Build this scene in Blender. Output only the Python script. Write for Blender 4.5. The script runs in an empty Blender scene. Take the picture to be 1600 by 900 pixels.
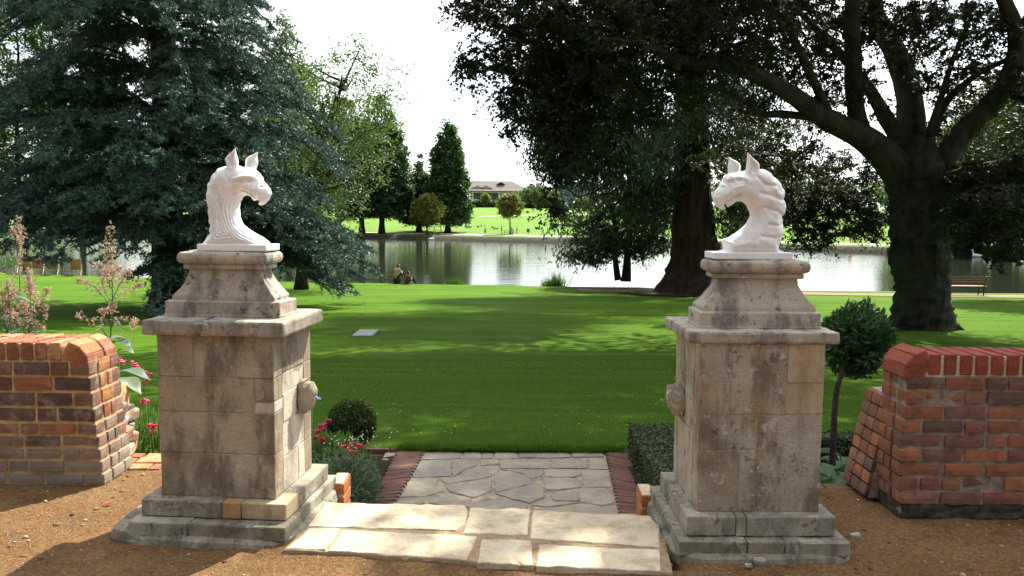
import bpy, math, numpy as np
from mathutils import Vector, Matrix, Euler

# ------------------------------------------------------------------ camera, sky, sun, exposure
S = bpy.context.scene
COL = S.collection
PI = math.pi
rs = np.random.RandomState(7)
CF, CPITCH, CROLL, CZ = 1322.0, -0.087, 0.008, 1.622
cam = bpy.data.cameras.new('camera'); camo = bpy.data.objects.new('camera', cam); COL.objects.link(camo)
cp, sp, cr, sr = math.cos(CPITCH), math.sin(CPITCH), math.cos(CROLL), math.sin(CROLL)
FWD = np.array([0, cp, sp]); UP0 = np.array([0, -sp, cp])
RIGHT = np.array([cr, 0, 0]) + sr * UP0; UPV = np.array([-sr, 0, 0]) + cr * UP0
M4 = Matrix([[RIGHT[i], UPV[i], -FWD[i], 0] for i in range(3)] + [[0, 0, 0, 1]])
M4.translation = Vector((0, 0, CZ))
camo.matrix_world = M4
cam.sensor_width = 36; cam.lens = CF / 1600 * 36; cam.clip_end = 6000; cam.clip_start = .05
S.camera = camo
SUN_AZ, SUN_EL = math.radians(29), math.radians(50)
SD = np.array([math.sin(SUN_AZ) * math.cos(SUN_EL), math.cos(SUN_AZ) * math.cos(SUN_EL), math.sin(SUN_EL)])
sun = bpy.data.lights.new('sun', 'SUN'); sun.energy = 5.0; sun.angle = math.radians(.55); sun.color = (1, .94, .83)
suno = bpy.data.objects.new('sun', sun); COL.objects.link(suno); suno.location = (0, 0, 40)
suno.rotation_euler = Vector(-SD).to_track_quat('-Z', 'Y').to_euler()
S.view_settings.view_transform = 'Standard'; S.view_settings.look = 'None'; S.view_settings.gamma = 1
S.view_settings.exposure = 1.38
W = bpy.data.worlds.new('World'); S.world = W; W.use_nodes = True
nt = W.node_tree; nt.nodes.clear()
def wn(t, **k):
    n = nt.nodes.new(t)
    for a, b in k.items(): setattr(n, a, b)
    return n
out = wn('ShaderNodeOutputWorld'); bg = wn('ShaderNodeBackground'); bg.inputs[1].default_value = .1
skyt = wn('ShaderNodeTexSky', sky_type='NISHITA', sun_disc=False, sun_elevation=SUN_EL, sun_rotation=SUN_AZ)
tc = wn('ShaderNodeTexCoord'); mp = wn('ShaderNodeMapping'); mp.inputs['Scale'].default_value = (1, 1, 2.2)
noi = wn('ShaderNodeTexNoise'); noi.inputs['Scale'].default_value = 2.6; noi.inputs['Detail'].default_value = 7; noi.inputs['Roughness'].default_value = .55
rmp = wn('ShaderNodeMapRange', interpolation_type='SMOOTHSTEP'); rmp.inputs[1].default_value = .36; rmp.inputs[2].default_value = .52
rmp.inputs[3].default_value = .35; rmp.inputs[4].default_value = 1
dot = wn('ShaderNodeVectorMath', operation='DOT_PRODUCT'); dot.inputs[1].default_value = SD
gl = wn('ShaderNodeMapRange', interpolation_type='SMOOTHSTEP'); gl.inputs[1].default_value = -.2; gl.inputs[2].default_value = .95; gl.inputs[3].default_value = 1.15; gl.inputs[4].default_value = 10.5
n2 = wn('ShaderNodeTexNoise'); n2.inputs['Scale'].default_value = 5; n2.inputs['Detail'].default_value = 6
sh = wn('ShaderNodeMapRange'); sh.inputs[1].default_value = .3; sh.inputs[2].default_value = .7; sh.inputs[3].default_value = .82; sh.inputs[4].default_value = 1.08
mul = wn('ShaderNodeMath', operation='MULTIPLY')
cc = wn('ShaderNodeVectorMath', operation='SCALE'); cc.inputs[0].default_value = (.97, .99, 1.03)
mx = wn('ShaderNodeMix', data_type='RGBA')
lk = nt.links.new
lk(tc.outputs['Generated'], mp.inputs[0]); lk(mp.outputs[0], noi.inputs[0]); lk(mp.outputs[0], n2.inputs[0]); lk(noi.outputs[0], rmp.inputs[0])
lk(tc.outputs['Generated'], dot.inputs[0]); lk(dot.outputs['Value'], gl.inputs[0]); lk(n2.outputs[0], sh.inputs[0])
lk(gl.outputs[0], mul.inputs[0]); lk(sh.outputs[0], mul.inputs[1]); lk(mul.outputs[0], cc.inputs['Scale'])
lk(rmp.outputs[0], mx.inputs[0]); lk(skyt.outputs[0], mx.inputs[6]); lk(cc.outputs[0], mx.inputs[7])
lk(mx.outputs[2], bg.inputs[0]); lk(bg.outputs[0], out.inputs[0])

# ------------------------------------------------------------------ helpers
def ray(u, v): return RIGHT * ((u - 800) / CF) + UPV * ((450 - v) / CF) + FWD
def at(u, v, d): return np.array([0, 0, CZ]) + ray(u, v) * d
def onz(u, v, z):
    r = ray(u, v); t = (z - CZ) / r[2]; return np.array([0, 0, CZ]) + r * t

def hash2(ix, iy, iz, seed):
    n = (ix.astype(np.int64) * 374761393 + iy.astype(np.int64) * 668265263 + iz.astype(np.int64) * 2147483647 + seed * 974634777) & 0xffffffff
    n = ((n ^ (n >> 13)) * 1274126177) & 0xffffffff
    n = (n ^ (n >> 16)) & 0xffffff
    return n / float(0xffffff)
def vnoise(P, seed=0):
    P = np.asarray(P, float); i = np.floor(P).astype(np.int64); f = P - i; f = f * f * (3 - 2 * f)
    r = 0
    for dx in (0, 1):
        for dy in (0, 1):
            for dz in (0, 1):
                w = (f[..., 0] if dx else 1 - f[..., 0]) * (f[..., 1] if dy else 1 - f[..., 1]) * (f[..., 2] if dz else 1 - f[..., 2])
                r = r + w * hash2(i[..., 0] + dx, i[..., 1] + dy, i[..., 2] + dz, seed)
    return r * 2 - 1
def fbm(P, o=3, seed=0):
    P = np.asarray(P, float); r = 0; a = 1; t = 0
    for k in range(o):
        r = r + a * vnoise(P * 2 ** k + 17.3 * k, seed + k); t += a; a *= .5
    return r / t

def mesh(name, V, F, mats=(), smooth=False, midx=None, rnd=None):
    """V (n,3); F: (m,k) array or list of such arrays or list of tuples"""
    me = bpy.data.meshes.new(name)
    V = np.asarray(V, np.float32)
    if isinstance(F, np.ndarray): F = [F]
    if len(F) and not isinstance(F[0], np.ndarray):
        me.from_pydata(V.tolist(), [], [list(map(int, f)) for f in F])
    else:
        F = [f for f in F if len(f)]
        tot = [f.shape[1] for f in F for _ in range(1)]
        lo = np.concatenate([f.ravel() for f in F]).astype(np.int32)
        ls = np.concatenate([np.full(len(f), f.shape[1]) for f in F]).astype(np.int32)
        st = np.concatenate([[0], np.cumsum(ls)[:-1]]).astype(np.int32)
        me.vertices.add(len(V)); me.vertices.foreach_set('co', V.ravel())
        me.loops.add(len(lo)); me.loops.foreach_set('vertex_index', lo)
        me.polygons.add(len(ls)); me.polygons.foreach_set('loop_start', st)
        me.update(calc_edges=True)
    for m in mats: me.materials.append(m)
    n = len(me.polygons)
    if midx is not None: me.polygons.foreach_set('material_index', np.asarray(midx, np.int32))
    if smooth is True: me.polygons.foreach_set('use_smooth', np.ones(n, bool))
    else: me.polygons.foreach_set('use_smooth', np.zeros(n, bool))
    if rnd is not None:
        a = me.attributes.new('rnd', 'FLOAT', 'FACE'); a.data.foreach_set('value', np.asarray(rnd, np.float32))
    me.validate() if False else None
    me.update()
    return me

def tag(o, label=None, cat=None, group=None, kind=None):
    if label: o['label'] = label
    if cat: o['category'] = cat
    if group: o['group'] = group
    if kind: o['kind'] = kind
    return o
def thing(name, label, cat, loc=(0, 0, 0), rz=0, group=None):
    o = bpy.data.objects.new(name, None); COL.objects.link(o); o.location = [float(x) for x in loc]; o.rotation_euler = (0, 0, rz)
    o.empty_display_size = .1
    return tag(o, label, cat, group)
def link(name, me, parent=None, loc=(0, 0, 0), rot=(0, 0, 0), scale=(1, 1, 1), label=None):
    o = bpy.data.objects.new(name, me); COL.objects.link(o)
    o.location = [float(x) for x in loc]; o.rotation_euler = rot; o.scale = [float(x) for x in scale]
    if parent is not None: o.parent = parent
    if label: o['label'] = label
    return o
def part(name, V, F, mats, parent, smooth=False, midx=None, rnd=None, world=False, label=None):
    V = np.asarray(V, float)
    if world and parent is not None:
        base = np.zeros(3); q = parent
        while q is not None: base += np.array(q.location); q = q.parent
        V = V - base
    if not isinstance(mats, (list, tuple)): mats = [mats]
    return link(name, mesh(name, V, F, mats, smooth, midx, rnd), parent, label=label)
def copy_tree(o, parent=None):
    c = o.copy(); COL.objects.link(c)
    if parent is not None: c.parent = parent
    for ch in list(o.children): copy_tree(ch, c)
    return c

class MB:
    def __init__(s): s.V = []; s.F = []; s.n = 0; s.M = []; s.R = []
    def add(s, V, F, m=0, r=0.):
        V = np.asarray(V, float)
        s.V.append(V)
        for f in (F if isinstance(F, list) and len(F) and isinstance(F[0], np.ndarray) else [np.asarray(F)]):
            s.F.append(np.asarray(f) + s.n); s.M.append(np.full(len(f), m)); s.R.append(np.full(len(f), r) if np.isscalar(r) else np.asarray(r))
        s.n += len(V)
    def get(s):
        # group by size keeping order of material
        V = np.concatenate(s.V); 
        return V, s.F, np.concatenate(s.M), np.concatenate(s.R)
    def part(s, name, mats, parent, smooth=False, world=False, label=None):
        V, F, M, R = s.get()
        return part(name, V, F, mats, parent, smooth, M, R, world, label)

_bt = {}
def box_topo(nx, ny, nz):
    k = (nx, ny, nz)
    if k in _bt: return _bt[k]
    idx = {}; P = []; F = []
    def vid(a, b, c):
        t = (a, b, c)
        if t not in idx: idx[t] = len(P); P.append(t)
        return idx[t]
    for a in range(nx):
        for b in range(ny):
            F.append((vid(a, b, 0), vid(a, b + 1, 0), vid(a + 1, b + 1, 0), vid(a + 1, b, 0)))
            F.append((vid(a, b, nz), vid(a + 1, b, nz), vid(a + 1, b + 1, nz), vid(a, b + 1, nz)))
    for a in range(nx):
        for c in range(nz):
            F.append((vid(a, 0, c), vid(a + 1, 0, c), vid(a + 1, 0, c + 1), vid(a, 0, c + 1)))
            F.append((vid(a, ny, c), vid(a, ny, c + 1), vid(a + 1, ny, c + 1), vid(a + 1, ny, c)))
    for b in range(ny):
        for c in range(nz):
            F.append((vid(0, b, c), vid(0, b, c + 1), vid(0, b + 1, c + 1), vid(0, b + 1, c)))
            F.append((vid(nx, b, c), vid(nx, b + 1, c), vid(nx, b + 1, c + 1), vid(nx, b, c + 1)))
    _bt[k] = (np.array(P, float) / np.array(k) * 2 - 1, np.array(F)); return _bt[k]
def rbox(hx, hy, hz, n=(4, 2, 2), r=.006, amp=.002, fr=12., seed=0, chip=0.):
    """rounded rough box about the origin, half sizes hx hy hz"""
    P, F = box_topo(*n); h = np.array([hx, hy, hz])
    # cosine-ish spacing so a vertex row sits at the rounding
    Q = P * h
    for i in range(3):
        nn = n[i]
        if nn >= 3:
            lim = 1 - 2. / nn + 1e-6
            inner = np.abs(P[:, i]) < lim + 1e-4
            sc = (h[i] - r * 1.3) / (h[i] * (1 - 2. / nn))
            Q[inner, i] *= sc
    C = np.clip(Q, -(h - r), h - r); D = Q - C; L = np.linalg.norm(D, axis=1, keepdims=True); L[L == 0] = 1
    Nn = D / L; V = C + Nn * r
    if amp: V = V + Nn * (amp * fbm(V * fr + seed * 7.7, 3, seed))[:, None]
    if chip:
        e = (np.abs(Nn) > .3).sum(1) >= 2
        c = np.clip(fbm(V * fr * 1.6 + seed * 3.1 + 50, 2, seed + 3) - .1, 0, 1) * chip
        V = V - Nn * (c * (.3 + .7 * e))[:, None]
    return V, outward(V, F)
def outward(V, F):
    Fs = F if isinstance(F, list) else [F]; c = V.mean(0); vol = 0.
    for f in Fs:
        a = V[f[:, 0]] - c; 
        for q in range(1, f.shape[1] - 1): vol += (a * np.cross(V[f[:, q]] - c, V[f[:, q + 1]] - c)).sum()
    if vol < 0: Fs = [f[:, ::-1].copy() for f in Fs]
    return Fs if isinstance(F, list) else Fs[0]
def ring_loft(rings, close=True, caps=True):
    """rings list of (n,3)"""
    n = len(rings[0]); V = np.concatenate(rings); F = []
    i = np.arange(n); j = (i + 1) % n
    for k in range(len(rings) - 1):
        F.append(np.stack([k * n + i, k * n + j, (k + 1) * n + j, (k + 1) * n + i], 1))
    F = [np.concatenate(F)]
    if caps:
        a = len(V); V = np.concatenate([V, rings[0].mean(0)[None], rings[-1].mean(0)[None]])
        F.append(np.concatenate([np.stack([j, i, np.full(n, a)], 1), np.stack([(len(rings) - 1) * n + i, (len(rings) - 1) * n + j, np.full(n, a + 1)], 1)]))
    return V, outward(V, F)
def tube(P, R, n=8, wob=0., seed=0, caps=True):
    P = np.asarray(P, float); R = np.broadcast_to(np.asarray(R, float), (len(P),))
    T = np.gradient(P, axis=0); T /= np.linalg.norm(T, axis=1, keepdims=True) + 1e-9
    ref = np.array([0, 0, 1.]) if abs(T[0][2]) < .9 else np.array([1., 0, 0])
    a = np.arange(n) / n * 2 * PI; rings = []
    A = np.cross(T[0], ref); A /= np.linalg.norm(A)
    for k in range(len(P)):
        A = A - T[k] * A.dot(T[k]); A /= np.linalg.norm(A) + 1e-9
        B = np.cross(T[k], A)
        r = R[k] * (1 + (wob * fbm(np.stack([np.cos(a) * 1.5, np.sin(a) * 1.5, np.full(n, k * .35)], 1) * (1.3 if n >= 20 else 1) + seed * 5, 4 if n >= 12 else 2, seed) if wob else 0))
        rings.append(P[k] + (np.cos(a) * r)[:, None] * A + (np.sin(a) * r)[:, None] * B)
    return ring_loft(rings, caps=caps)
def spline(pts, n):
    pts = np.asarray(pts, float); m = len(pts); t = np.linspace(0, m - 1, n); o = []
    for x in t:
        i = min(int(x), m - 2); f = x - i
        p0 = pts[max(i - 1, 0)]; p1 = pts[i]; p2 = pts[i + 1]; p3 = pts[min(i + 2, m - 1)]
        o.append(.5 * (2 * p1 + (p2 - p0) * f + (2 * p0 - 5 * p1 + 4 * p2 - p3) * f * f + (3 * p1 - p0 - 3 * p2 + p3) * f ** 3))
    return np.array(o)
def unit(v): return v / (np.linalg.norm(v, axis=-1, keepdims=True) + 1e-9)
def leafquads(C, A, N, L, Wd, bend=0.):
    """rhombic leaves: centre, long axis, normal, half length, half width"""
    A = unit(A); B = unit(np.cross(N, A)); L = np.broadcast_to(L, len(C))[:, None]; Wd = np.broadcast_to(Wd, len(C))[:, None]
    N2 = np.cross(A, B)
    V = np.stack([C - A * L, C + B * Wd - A * L * .15 + N2 * bend * L, C + A * L, C - B * Wd - A * L * .15 + N2 * bend * L], 1).reshape(-1, 3)
    F = np.arange(len(C) * 4).reshape(-1, 4)
    return V, F
def blades(C, A, side, L, Wd):
    """triangular needles or blades rooted at C"""
    A = unit(A); B = unit(np.cross(A, side)); L = np.broadcast_to(L, len(C))[:, None]; Wd = np.broadcast_to(Wd, len(C))[:, None]
    V = np.stack([C - B * Wd, C + B * Wd, C + A * L], 1).reshape(-1, 3)
    return V, np.arange(len(C) * 3).reshape(-1, 3)
def rdir(n, r=rs):
    v = r.normal(size=(n, 3)); return unit(v)

def surface_nets(Fd, org, h):
    s = Fd < 0; nx, ny, nz = Fd.shape
    acc = np.zeros((nx - 1, ny - 1, nz - 1, 3)); cnt = np.zeros((nx - 1, ny - 1, nz - 1))
    corners = [(a, b, c) for a in (0, 1) for b in (0, 1) for c in (0, 1)]
    def sub(A, o): return A[o[0]:nx - 1 + o[0], o[1]:ny - 1 + o[1], o[2]:nz - 1 + o[2]]
    for i, p in enumerate(corners):
        for q in corners[i + 1:]:
            if sum(abs(x - y) for x, y in zip(p, q)) != 1: continue
            fa, fb = sub(Fd, p), sub(Fd, q); m = (fa < 0) != (fb < 0)
            t = np.where(m, fa / np.where(m, fa - fb, 1), 0)
            for k in range(3): acc[..., k] += np.where(m, p[k] + t * (q[k] - p[k]), 0)
            cnt += m
    act = cnt > 0; ids = -np.ones(act.shape, int); ids[act] = np.arange(act.sum())
    I = np.argwhere(act); V = (I + acc[act] / cnt[act][:, None]) * h + np.asarray(org)
    Fs = []
    for ax in range(3):
        a = [slice(1, -1)] * 3; a[ax] = slice(0, -1)
        b = [slice(1, -1)] * 3; b[ax] = slice(1, None)
        s0, s1 = s[tuple(a)], s[tuple(b)]; E = np.argwhere(s0 != s1)
        fl = s0[tuple(E.T)]
        off = np.ones(3, int); off[ax] = 0; E = E + off
        u, v = [k for k in range(3) if k != ax]
        def g(du, dv):
            q = E.copy(); q[:, u] -= du; q[:, v] -= dv; return ids[tuple(q.T)]
        Q = np.stack([g(1, 1), g(0, 1), g(0, 0), g(1, 0)], 1)
        sgn = fl if ax != 1 else ~fl
        Q[~sgn] = Q[~sgn][:, ::-1]
        Fs.append(Q)
    return V, outward(V, np.concatenate(Fs))

# ------------------------------------------------------------------ materials
def newmat(name):
    m = bpy.data.materials.new(name); m.use_nodes = True; t = m.node_tree; t.nodes.clear()
    return m, t
class NT:
    def __init__(s, name):
        s.m, s.t = newmat(name)
        s.out = s.n('ShaderNodeOutputMaterial'); s.p = s.n('ShaderNodeBsdfPrincipled'); s.l(s.p.outputs[0], s.out.inputs[0])
        s.pos = None
    def n(s, t, **k):
        x = s.t.nodes.new(t)
        for a, b in k.items(): setattr(x, a, b)
        return x
    def l(s, a, b): s.t.links.new(a, b)
    def P(s):
        if s.pos is None: s.pos = s.n('ShaderNodeNewGeometry').outputs['Position']
        return s.pos
    def noise(s, scale, detail=4, rough=.55, stretch=None, off=0, dist=0):
        x = s.n('ShaderNodeTexNoise'); x.inputs['Scale'].default_value = scale; x.inputs['Detail'].default_value = detail
        x.inputs['Roughness'].default_value = rough; x.inputs['Distortion'].default_value = dist
        m = s.n('ShaderNodeMapping'); m.inputs['Scale'].default_value = stretch or (1, 1, 1); m.inputs['Location'].default_value = (off, off * .7, off * .3)
        s.l(s.P(), m.inputs[0]); s.l(m.outputs[0], x.inputs[0]); return x.outputs[0]
    def voro(s, scale, off=0, feat='F1', out='Distance'):
        x = s.n('ShaderNodeTexVoronoi', feature=feat); x.inputs['Scale'].default_value = scale
        m = s.n('ShaderNodeMapping'); m.inputs['Location'].default_value = (off, off, off); s.l(s.P(), m.inputs[0]); s.l(m.outputs[0], x.inputs[0]); return x.outputs[out]
    def ramp(s, f, stops, interp='LINEAR'):
        x = s.n('ShaderNodeValToRGB'); e = x.color_ramp.elements; x.color_ramp.interpolation = interp
        while len(e) > 1: e.remove(e[-1])
        for i, (p, c) in enumerate(stops):
            c = tuple(c) + (1,) if hasattr(c, '__len__') else (c, c, c, 1)
            if i == 0: e[0].position = p; e[0].color = c
            else: k = e.new(p); k.color = c
        s.l(f, x.inputs[0]); return x.outputs[0]
    def mr(s, f, a, b, c=0., d=1., smooth=True):
        x = s.n('ShaderNodeMapRange')
        if smooth: x.interpolation_type = 'SMOOTHSTEP'
        for i, v in enumerate((a, b, c, d)): x.inputs[i + 1].default_value = v
        s.l(f, x.inputs[0]); return x.outputs[0]
    def mix(s, f, a, b, bt='MIX'):
        x = s.n('ShaderNodeMix', data_type='RGBA', blend_type=bt)
        for v, i in ((f, 0), (a, 6), (b, 7)):
            if hasattr(v, 'is_linked'): s.l(v, x.inputs[i])
            elif i == 0: x.inputs[0].default_value = v
            else: x.inputs[i].default_value = tuple(v) + (1,)
        return x.outputs[2]
    def math(s, op, a, b=0.):
        x = s.n('ShaderNodeMath', operation=op)
        for i, v in enumerate((a, b)):
            if hasattr(v, 'is_linked'): s.l(v, x.inputs[i])
            else: x.inputs[i].default_value = v
        return x.outputs[0]
    def bump(s, h, strength=.5, dist=.01, prev=None):
        x = s.n('ShaderNodeBump'); x.inputs['Strength'].default_value = strength; x.inputs['Distance'].default_value = dist
        s.l(h, x.inputs['Height'])
        if prev is not None: s.l(prev, x.inputs['Normal'])
        return x.outputs[0]
    def orand(s): return s.n('ShaderNodeObjectInfo').outputs['Random']
    def attr(s, name='rnd'):
        x = s.n('ShaderNodeAttribute'); x.attribute_name = name; return x.outputs['Fac']
    def z(s):
        x = s.n('ShaderNodeSeparateXYZ'); s.l(s.P(), x.inputs[0]); return x.outputs[2]
    def setc(s, c):
        if hasattr(c, 'is_linked'): s.l(c, s.p.inputs['Base Color'])
        else: s.p.inputs['Base Color'].default_value = tuple(c) + (1,)
    def fin(s, c, rough=.8, nrm=None, spec=.3):
        s.setc(c); 
        if hasattr(rough, 'is_linked'): s.l(rough, s.p.inputs['Roughness'])
        else: s.p.inputs['Roughness'].default_value = rough
        s.p.inputs['Specular IOR Level'].default_value = spec
        if nrm is not None: s.l(nrm, s.p.inputs['Normal'])
        return s.m

def mat_plain(name, c, rough=.7, var=.25, scale=8., spec=.3, metal=0.):
    k = NT(name); n = k.noise(scale, 4)
    col = k.mix(k.mr(n, .3, .7), [x * (1 - var) for x in c], [min(1, x * (1 + var)) for x in c])
    k.p.inputs['Metallic'].default_value = metal
    return k.fin(col, rough, k.bump(n, .15, .01), spec)

def mat_stone(name, light, mid, dark, lichen=.3, white=.3, patch=(.42, .30, .16), objvar=.35, green=0.):
    k = NT(name)
    a = k.noise(2.3, 6, .62); b = k.noise(9, 6, .6, off=3); c = k.noise(60, 4, .6, off=9)
    col = k.mix(k.mr(a, .35, .65), mid, light)
    st = k.noise(5.0, 6, .65, stretch=(1.4, 1.4, .55), off=20)
    col = k.mix(k.math('MULTIPLY', k.mr(st, .44, .63), .88), col, dark)
    col = k.mix(k.math('MULTIPLY', k.mr(k.noise(3.1, 5, .6, off=31), .55, .7), .7), col, patch)
    r = k.orand()
    col = k.mix(k.math('MULTIPLY', k.mr(r, 0, 1, 0, 1, False), objvar), col, [x * .62 for x in patch])
    r2 = k.math('FRACT', k.math('MULTIPLY', r, 7.31))
    col = k.mix(k.math('MULTIPLY', k.mr(r2, .5, 1), objvar * .8), col, [min(1, x * 1.2) for x in light])
    pores = k.mr(k.noise(130, 3, .6, off=5), .58, .72)
    spk = k.mr(k.noise(45, 5, .75, off=52), .56, .70); col = k.mix(k.math('MULTIPLY', spk, .45), col, [min(1, x * 1.35) for x in light])
    sp2 = k.mr(k.noise(38, 5, .75, off=63), .57, .70); col = k.mix(k.math('MULTIPLY', sp2, .6), col, [x * .5 for x in mid])
    col = k.mix(k.math('MULTIPLY', pores, .6), col, [x * .55 for x in dark])
    blk = k.mr(k.math('ADD', k.math('MULTIPLY', b, .55), k.math('MULTIPLY', k.noise(34, 4, .6, off=41), .45)), .555, .62)
    col = k.mix(k.math('MULTIPLY', blk, lichen), col, (.045, .042, .038))
    wv = k.mr(k.voro(17, 4), .16, .10); wm = k.mr(k.noise(4, 3, .5, off=60), .55, .62)
    col = k.mix(k.math('MULTIPLY', k.math('MULTIPLY', wv, wm), white), col, (.52, .51, .46))
    wh = k.mr(k.noise(13, 7, .7, off=77), .56, .68)
    col = k.mix(k.math('MULTIPLY', wh, white), col, (.5, .47, .41))
    if green: col = k.mix(k.math('MULTIPLY', k.mr(k.noise(6, 5, .6, off=91), .42, .62), green), col, (.075, .08, .032))
    h = k.math('ADD', k.math('MULTIPLY', b, .6), k.math('ADD', k.math('MULTIPLY', c, .3), k.math('MULTIPLY', pores, -.25)))
    nb = k.bump(h, .75, .011)
    return k.fin(col, .92, nb, .15)
M = {}
M['stone'] = mat_stone('shaft_stone', (.40, .345, .26), (.26, .215, .155), (.125, .105, .08))
M['stone_pale_sunlit'] = mat_stone('scoured_pale_sunlit_stone', (.64, .60, .51), (.55, .50, .40), (.33, .28, .21), .15, .6, (.46, .38, .26), .15)  # whitish scoured stone, lightened further to carry sunlight in its colour
M['stone_r'] = mat_stone('shaft_stone_right', (.47, .42, .335), (.32, .27, .205), (.15, .115, .088), .55, .95, (.43, .29, .13))
M['stone_cap'] = mat_stone('cap_stone', (.40, .36, .29), (.29, .255, .205), (.13, .115, .095), .5, .5, (.34, .29, .22), .1)
M['stone_ped'] = mat_stone('pedestal_stone', (.46, .41, .33), (.36, .315, .25), (.15, .14, .125), .75, .5, (.42, .33, .21), .05)
M['stone_base'] = mat_stone('plinth_stone', (.42, .385, .31), (.31, .28, .22), (.14, .13, .105), .6, .75, (.34, .29, .2), .25, .25)
M['stone_low'] = mat_stone('foundation_stone', (.36, .32, .25), (.25, .225, .17), (.115, .105, .082), .6, .6, (.28, .24, .17), .1, .5)
M['tan'] = mat_stone('new_sandstone', (.50, .41, .27), (.44, .34, .21), (.30, .225, .14), .15, .5, (.46, .33, .18), .15)
M['orange_tile'] = mat_stone('orange_stone', (.46, .29, .14), (.42, .25, .115), (.33, .2, .1), .05, .1, (.44, .26, .12), .05)
M['slab'] = mat_stone('slab_stone', (.62, .53, .39), (.55, .455, .31), (.40, .32, .215), .12, .45, (.56, .44, .29), .12)
M['mortar_tan'] = mat_plain('tan_mortar', (.27, .19, .11), .95, .25, 30)
M['mortar_gate'] = mat_plain('lime_mortar', (.33, .275, .2), .95, .3, 30)
M['mortar_path'] = mat_plain('path_mortar', (.30, .235, .165), .95, .35, 14)
M['mortar_yellow'] = mat_plain('yellow_mortar', (.46, .31, .15), .95, .22, 25)
M['mortar_grey'] = mat_plain('grey_mortar', (.25, .20, .155), .95, .4, 18)
M['mortar_cream'] = mat_plain('cream_mortar', (.55, .43, .28), .95, .15, 25)

def mat_brick(name, cols, smear, smearc, zlow=None, zcol=None):
    k = NT(name); r = k.orand()
    st = [(i / len(cols), c) for i, c in enumerate(cols)]
    base = k.ramp(r, st, 'CONSTANT')
    n = k.noise(14, 6, .65); f = k.noise(70, 4, .6, off=4)
    base = k.mix(k.math('MULTIPLY', k.mr(n, .42, .68), .55), base, (.11, .052, .036), 'MIX')
    base = k.mix(.35, base, k.ramp(f, [(.3, .55), (.7, 1.35)]), 'MULTIPLY')
    s = k.mr(k.noise(9, 7, .7, off=14), .50, .66)
    base = k.mix(k.math('MULTIPLY', s, smear), base, smearc)
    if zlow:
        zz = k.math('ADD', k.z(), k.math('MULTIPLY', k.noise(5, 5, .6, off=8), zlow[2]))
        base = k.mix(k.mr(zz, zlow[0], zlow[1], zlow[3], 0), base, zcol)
    h = k.math('ADD', k.math('MULTIPLY', n, .6), k.math('MULTIPLY', f, .4))
    return k.fin(base, .88, k.bump(h, .8, .008), .2)
M['brick_l'] = mat_brick('old_mixed_brick', [(.27, .105, .055), (.17, .075, .05), (.10, .065, .055), (.33, .14, .07), (.22, .12, .08), (.13, .085, .07), (.30, .11, .06), (.23, .15, .11)], .45, (.40, .33, .25), (.30, .62, .5, .8), (.30, .265, .215))
M['brick_cope_l'] = mat_brick('coping_mixed_brick', [(.36, .14, .06), (.42, .19, .085), (.30, .11, .055), (.45, .22, .11), (.25, .10, .055)], .3, (.5, .38, .25))
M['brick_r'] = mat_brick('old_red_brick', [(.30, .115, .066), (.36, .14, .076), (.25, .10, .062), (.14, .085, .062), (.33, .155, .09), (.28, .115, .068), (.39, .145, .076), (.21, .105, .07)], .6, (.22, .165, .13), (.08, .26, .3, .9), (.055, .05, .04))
M['brick_cope_r'] = mat_brick('smooth_red_coping_brick', [(.27, .066, .044), (.31, .076, .049), (.24, .06, .042), (.29, .072, .047)], .12, (.3, .15, .1))
M['brick_edge'] = mat_brick('edging_brick', [(.15, .075, .055), (.12, .065, .05), (.18, .085, .058), (.10, .06, .05), (.16, .09, .065)], .5, (.15, .115, .085))
M['brick_orange'] = mat_brick('orange_brick', [(.52, .19, .07), (.48, .17, .06)], .15, (.5, .35, .2))
M['rubble'] = mat_brick('rubble', [(.40, .31, .22), (.30, .20, .13), (.45, .36, .26), (.36, .22, .14), (.22, .19, .17), (.42, .30, .2)], .6, (.5, .43, .33))

def mat_flag():
    k = NT('flagstone_grey'); r = k.orand(); n = k.noise(4, 6, .62); f = k.noise(40, 5, .6, off=5)
    base = k.ramp(r, [(0, (.30, .25, .185)), (.2, (.265, .23, .185)), (.4, (.33, .275, .205)), (.6, (.285, .24, .185)), (.8, (.35, .29, .21))], 'CONSTANT')
    base = k.mix(k.math('MULTIPLY', k.mr(n, .4, .66), .6), base, (.175, .155, .132))
    base = k.mix(k.math('MULTIPLY', k.mr(k.noise(7, 6, .6, off=33), .52, .66), .5), base, (.38, .31, .22))
    base = k.mix(.3, base, k.ramp(f, [(.3, .6), (.7, 1.3)]), 'MULTIPLY')
    return k.fin(base, .75, k.bump(k.math('ADD', n, k.math('MULTIPLY', f, .3)), .6, .012), .3)
M['flag'] = mat_flag()

def mat_gravel():
    k = NT('hoggin_gravel'); n = k.noise(1.1, 5, .6); g = k.noise(55, 5, .7, off=3); v = k.voro(150); v2 = k.voro(70, 5)
    base = k.mix(k.mr(n, .35, .65), (.150, .083, .034), (.195, .115, .053))
    base = k.mix(k.math('MULTIPLY', k.mr(k.noise(6, 6, .7, off=12), .5, .68), .6), base, (.095, .048, .021))
    base = k.mix(.75, base, k.ramp(g, [(.3, .35), (.5, .95), (.72, 1.6)]), 'MULTIPLY')
    cell = k.voro(150, 0, 'F1', 'Color')
    base = k.mix(.3, base, cell, 'OVERLAY')
    pc = k.n('ShaderNodeSeparateColor'); k.l(k.voro(70, 5, 'F1', 'Color'), pc.inputs[0])
    peb = k.math('MULTIPLY', k.mr(pc.outputs[0], .90, .92), k.mr(v2, .35, .25))
    base = k.mix(peb, base, (.32, .26, .19))
    h = k.math('ADD', k.math('MULTIPLY', v, -.5), k.math('ADD', g, k.math('MULTIPLY', peb, .5)))
    return k.fin(base, .95, k.bump(h, .9, .012), .1)
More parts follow.
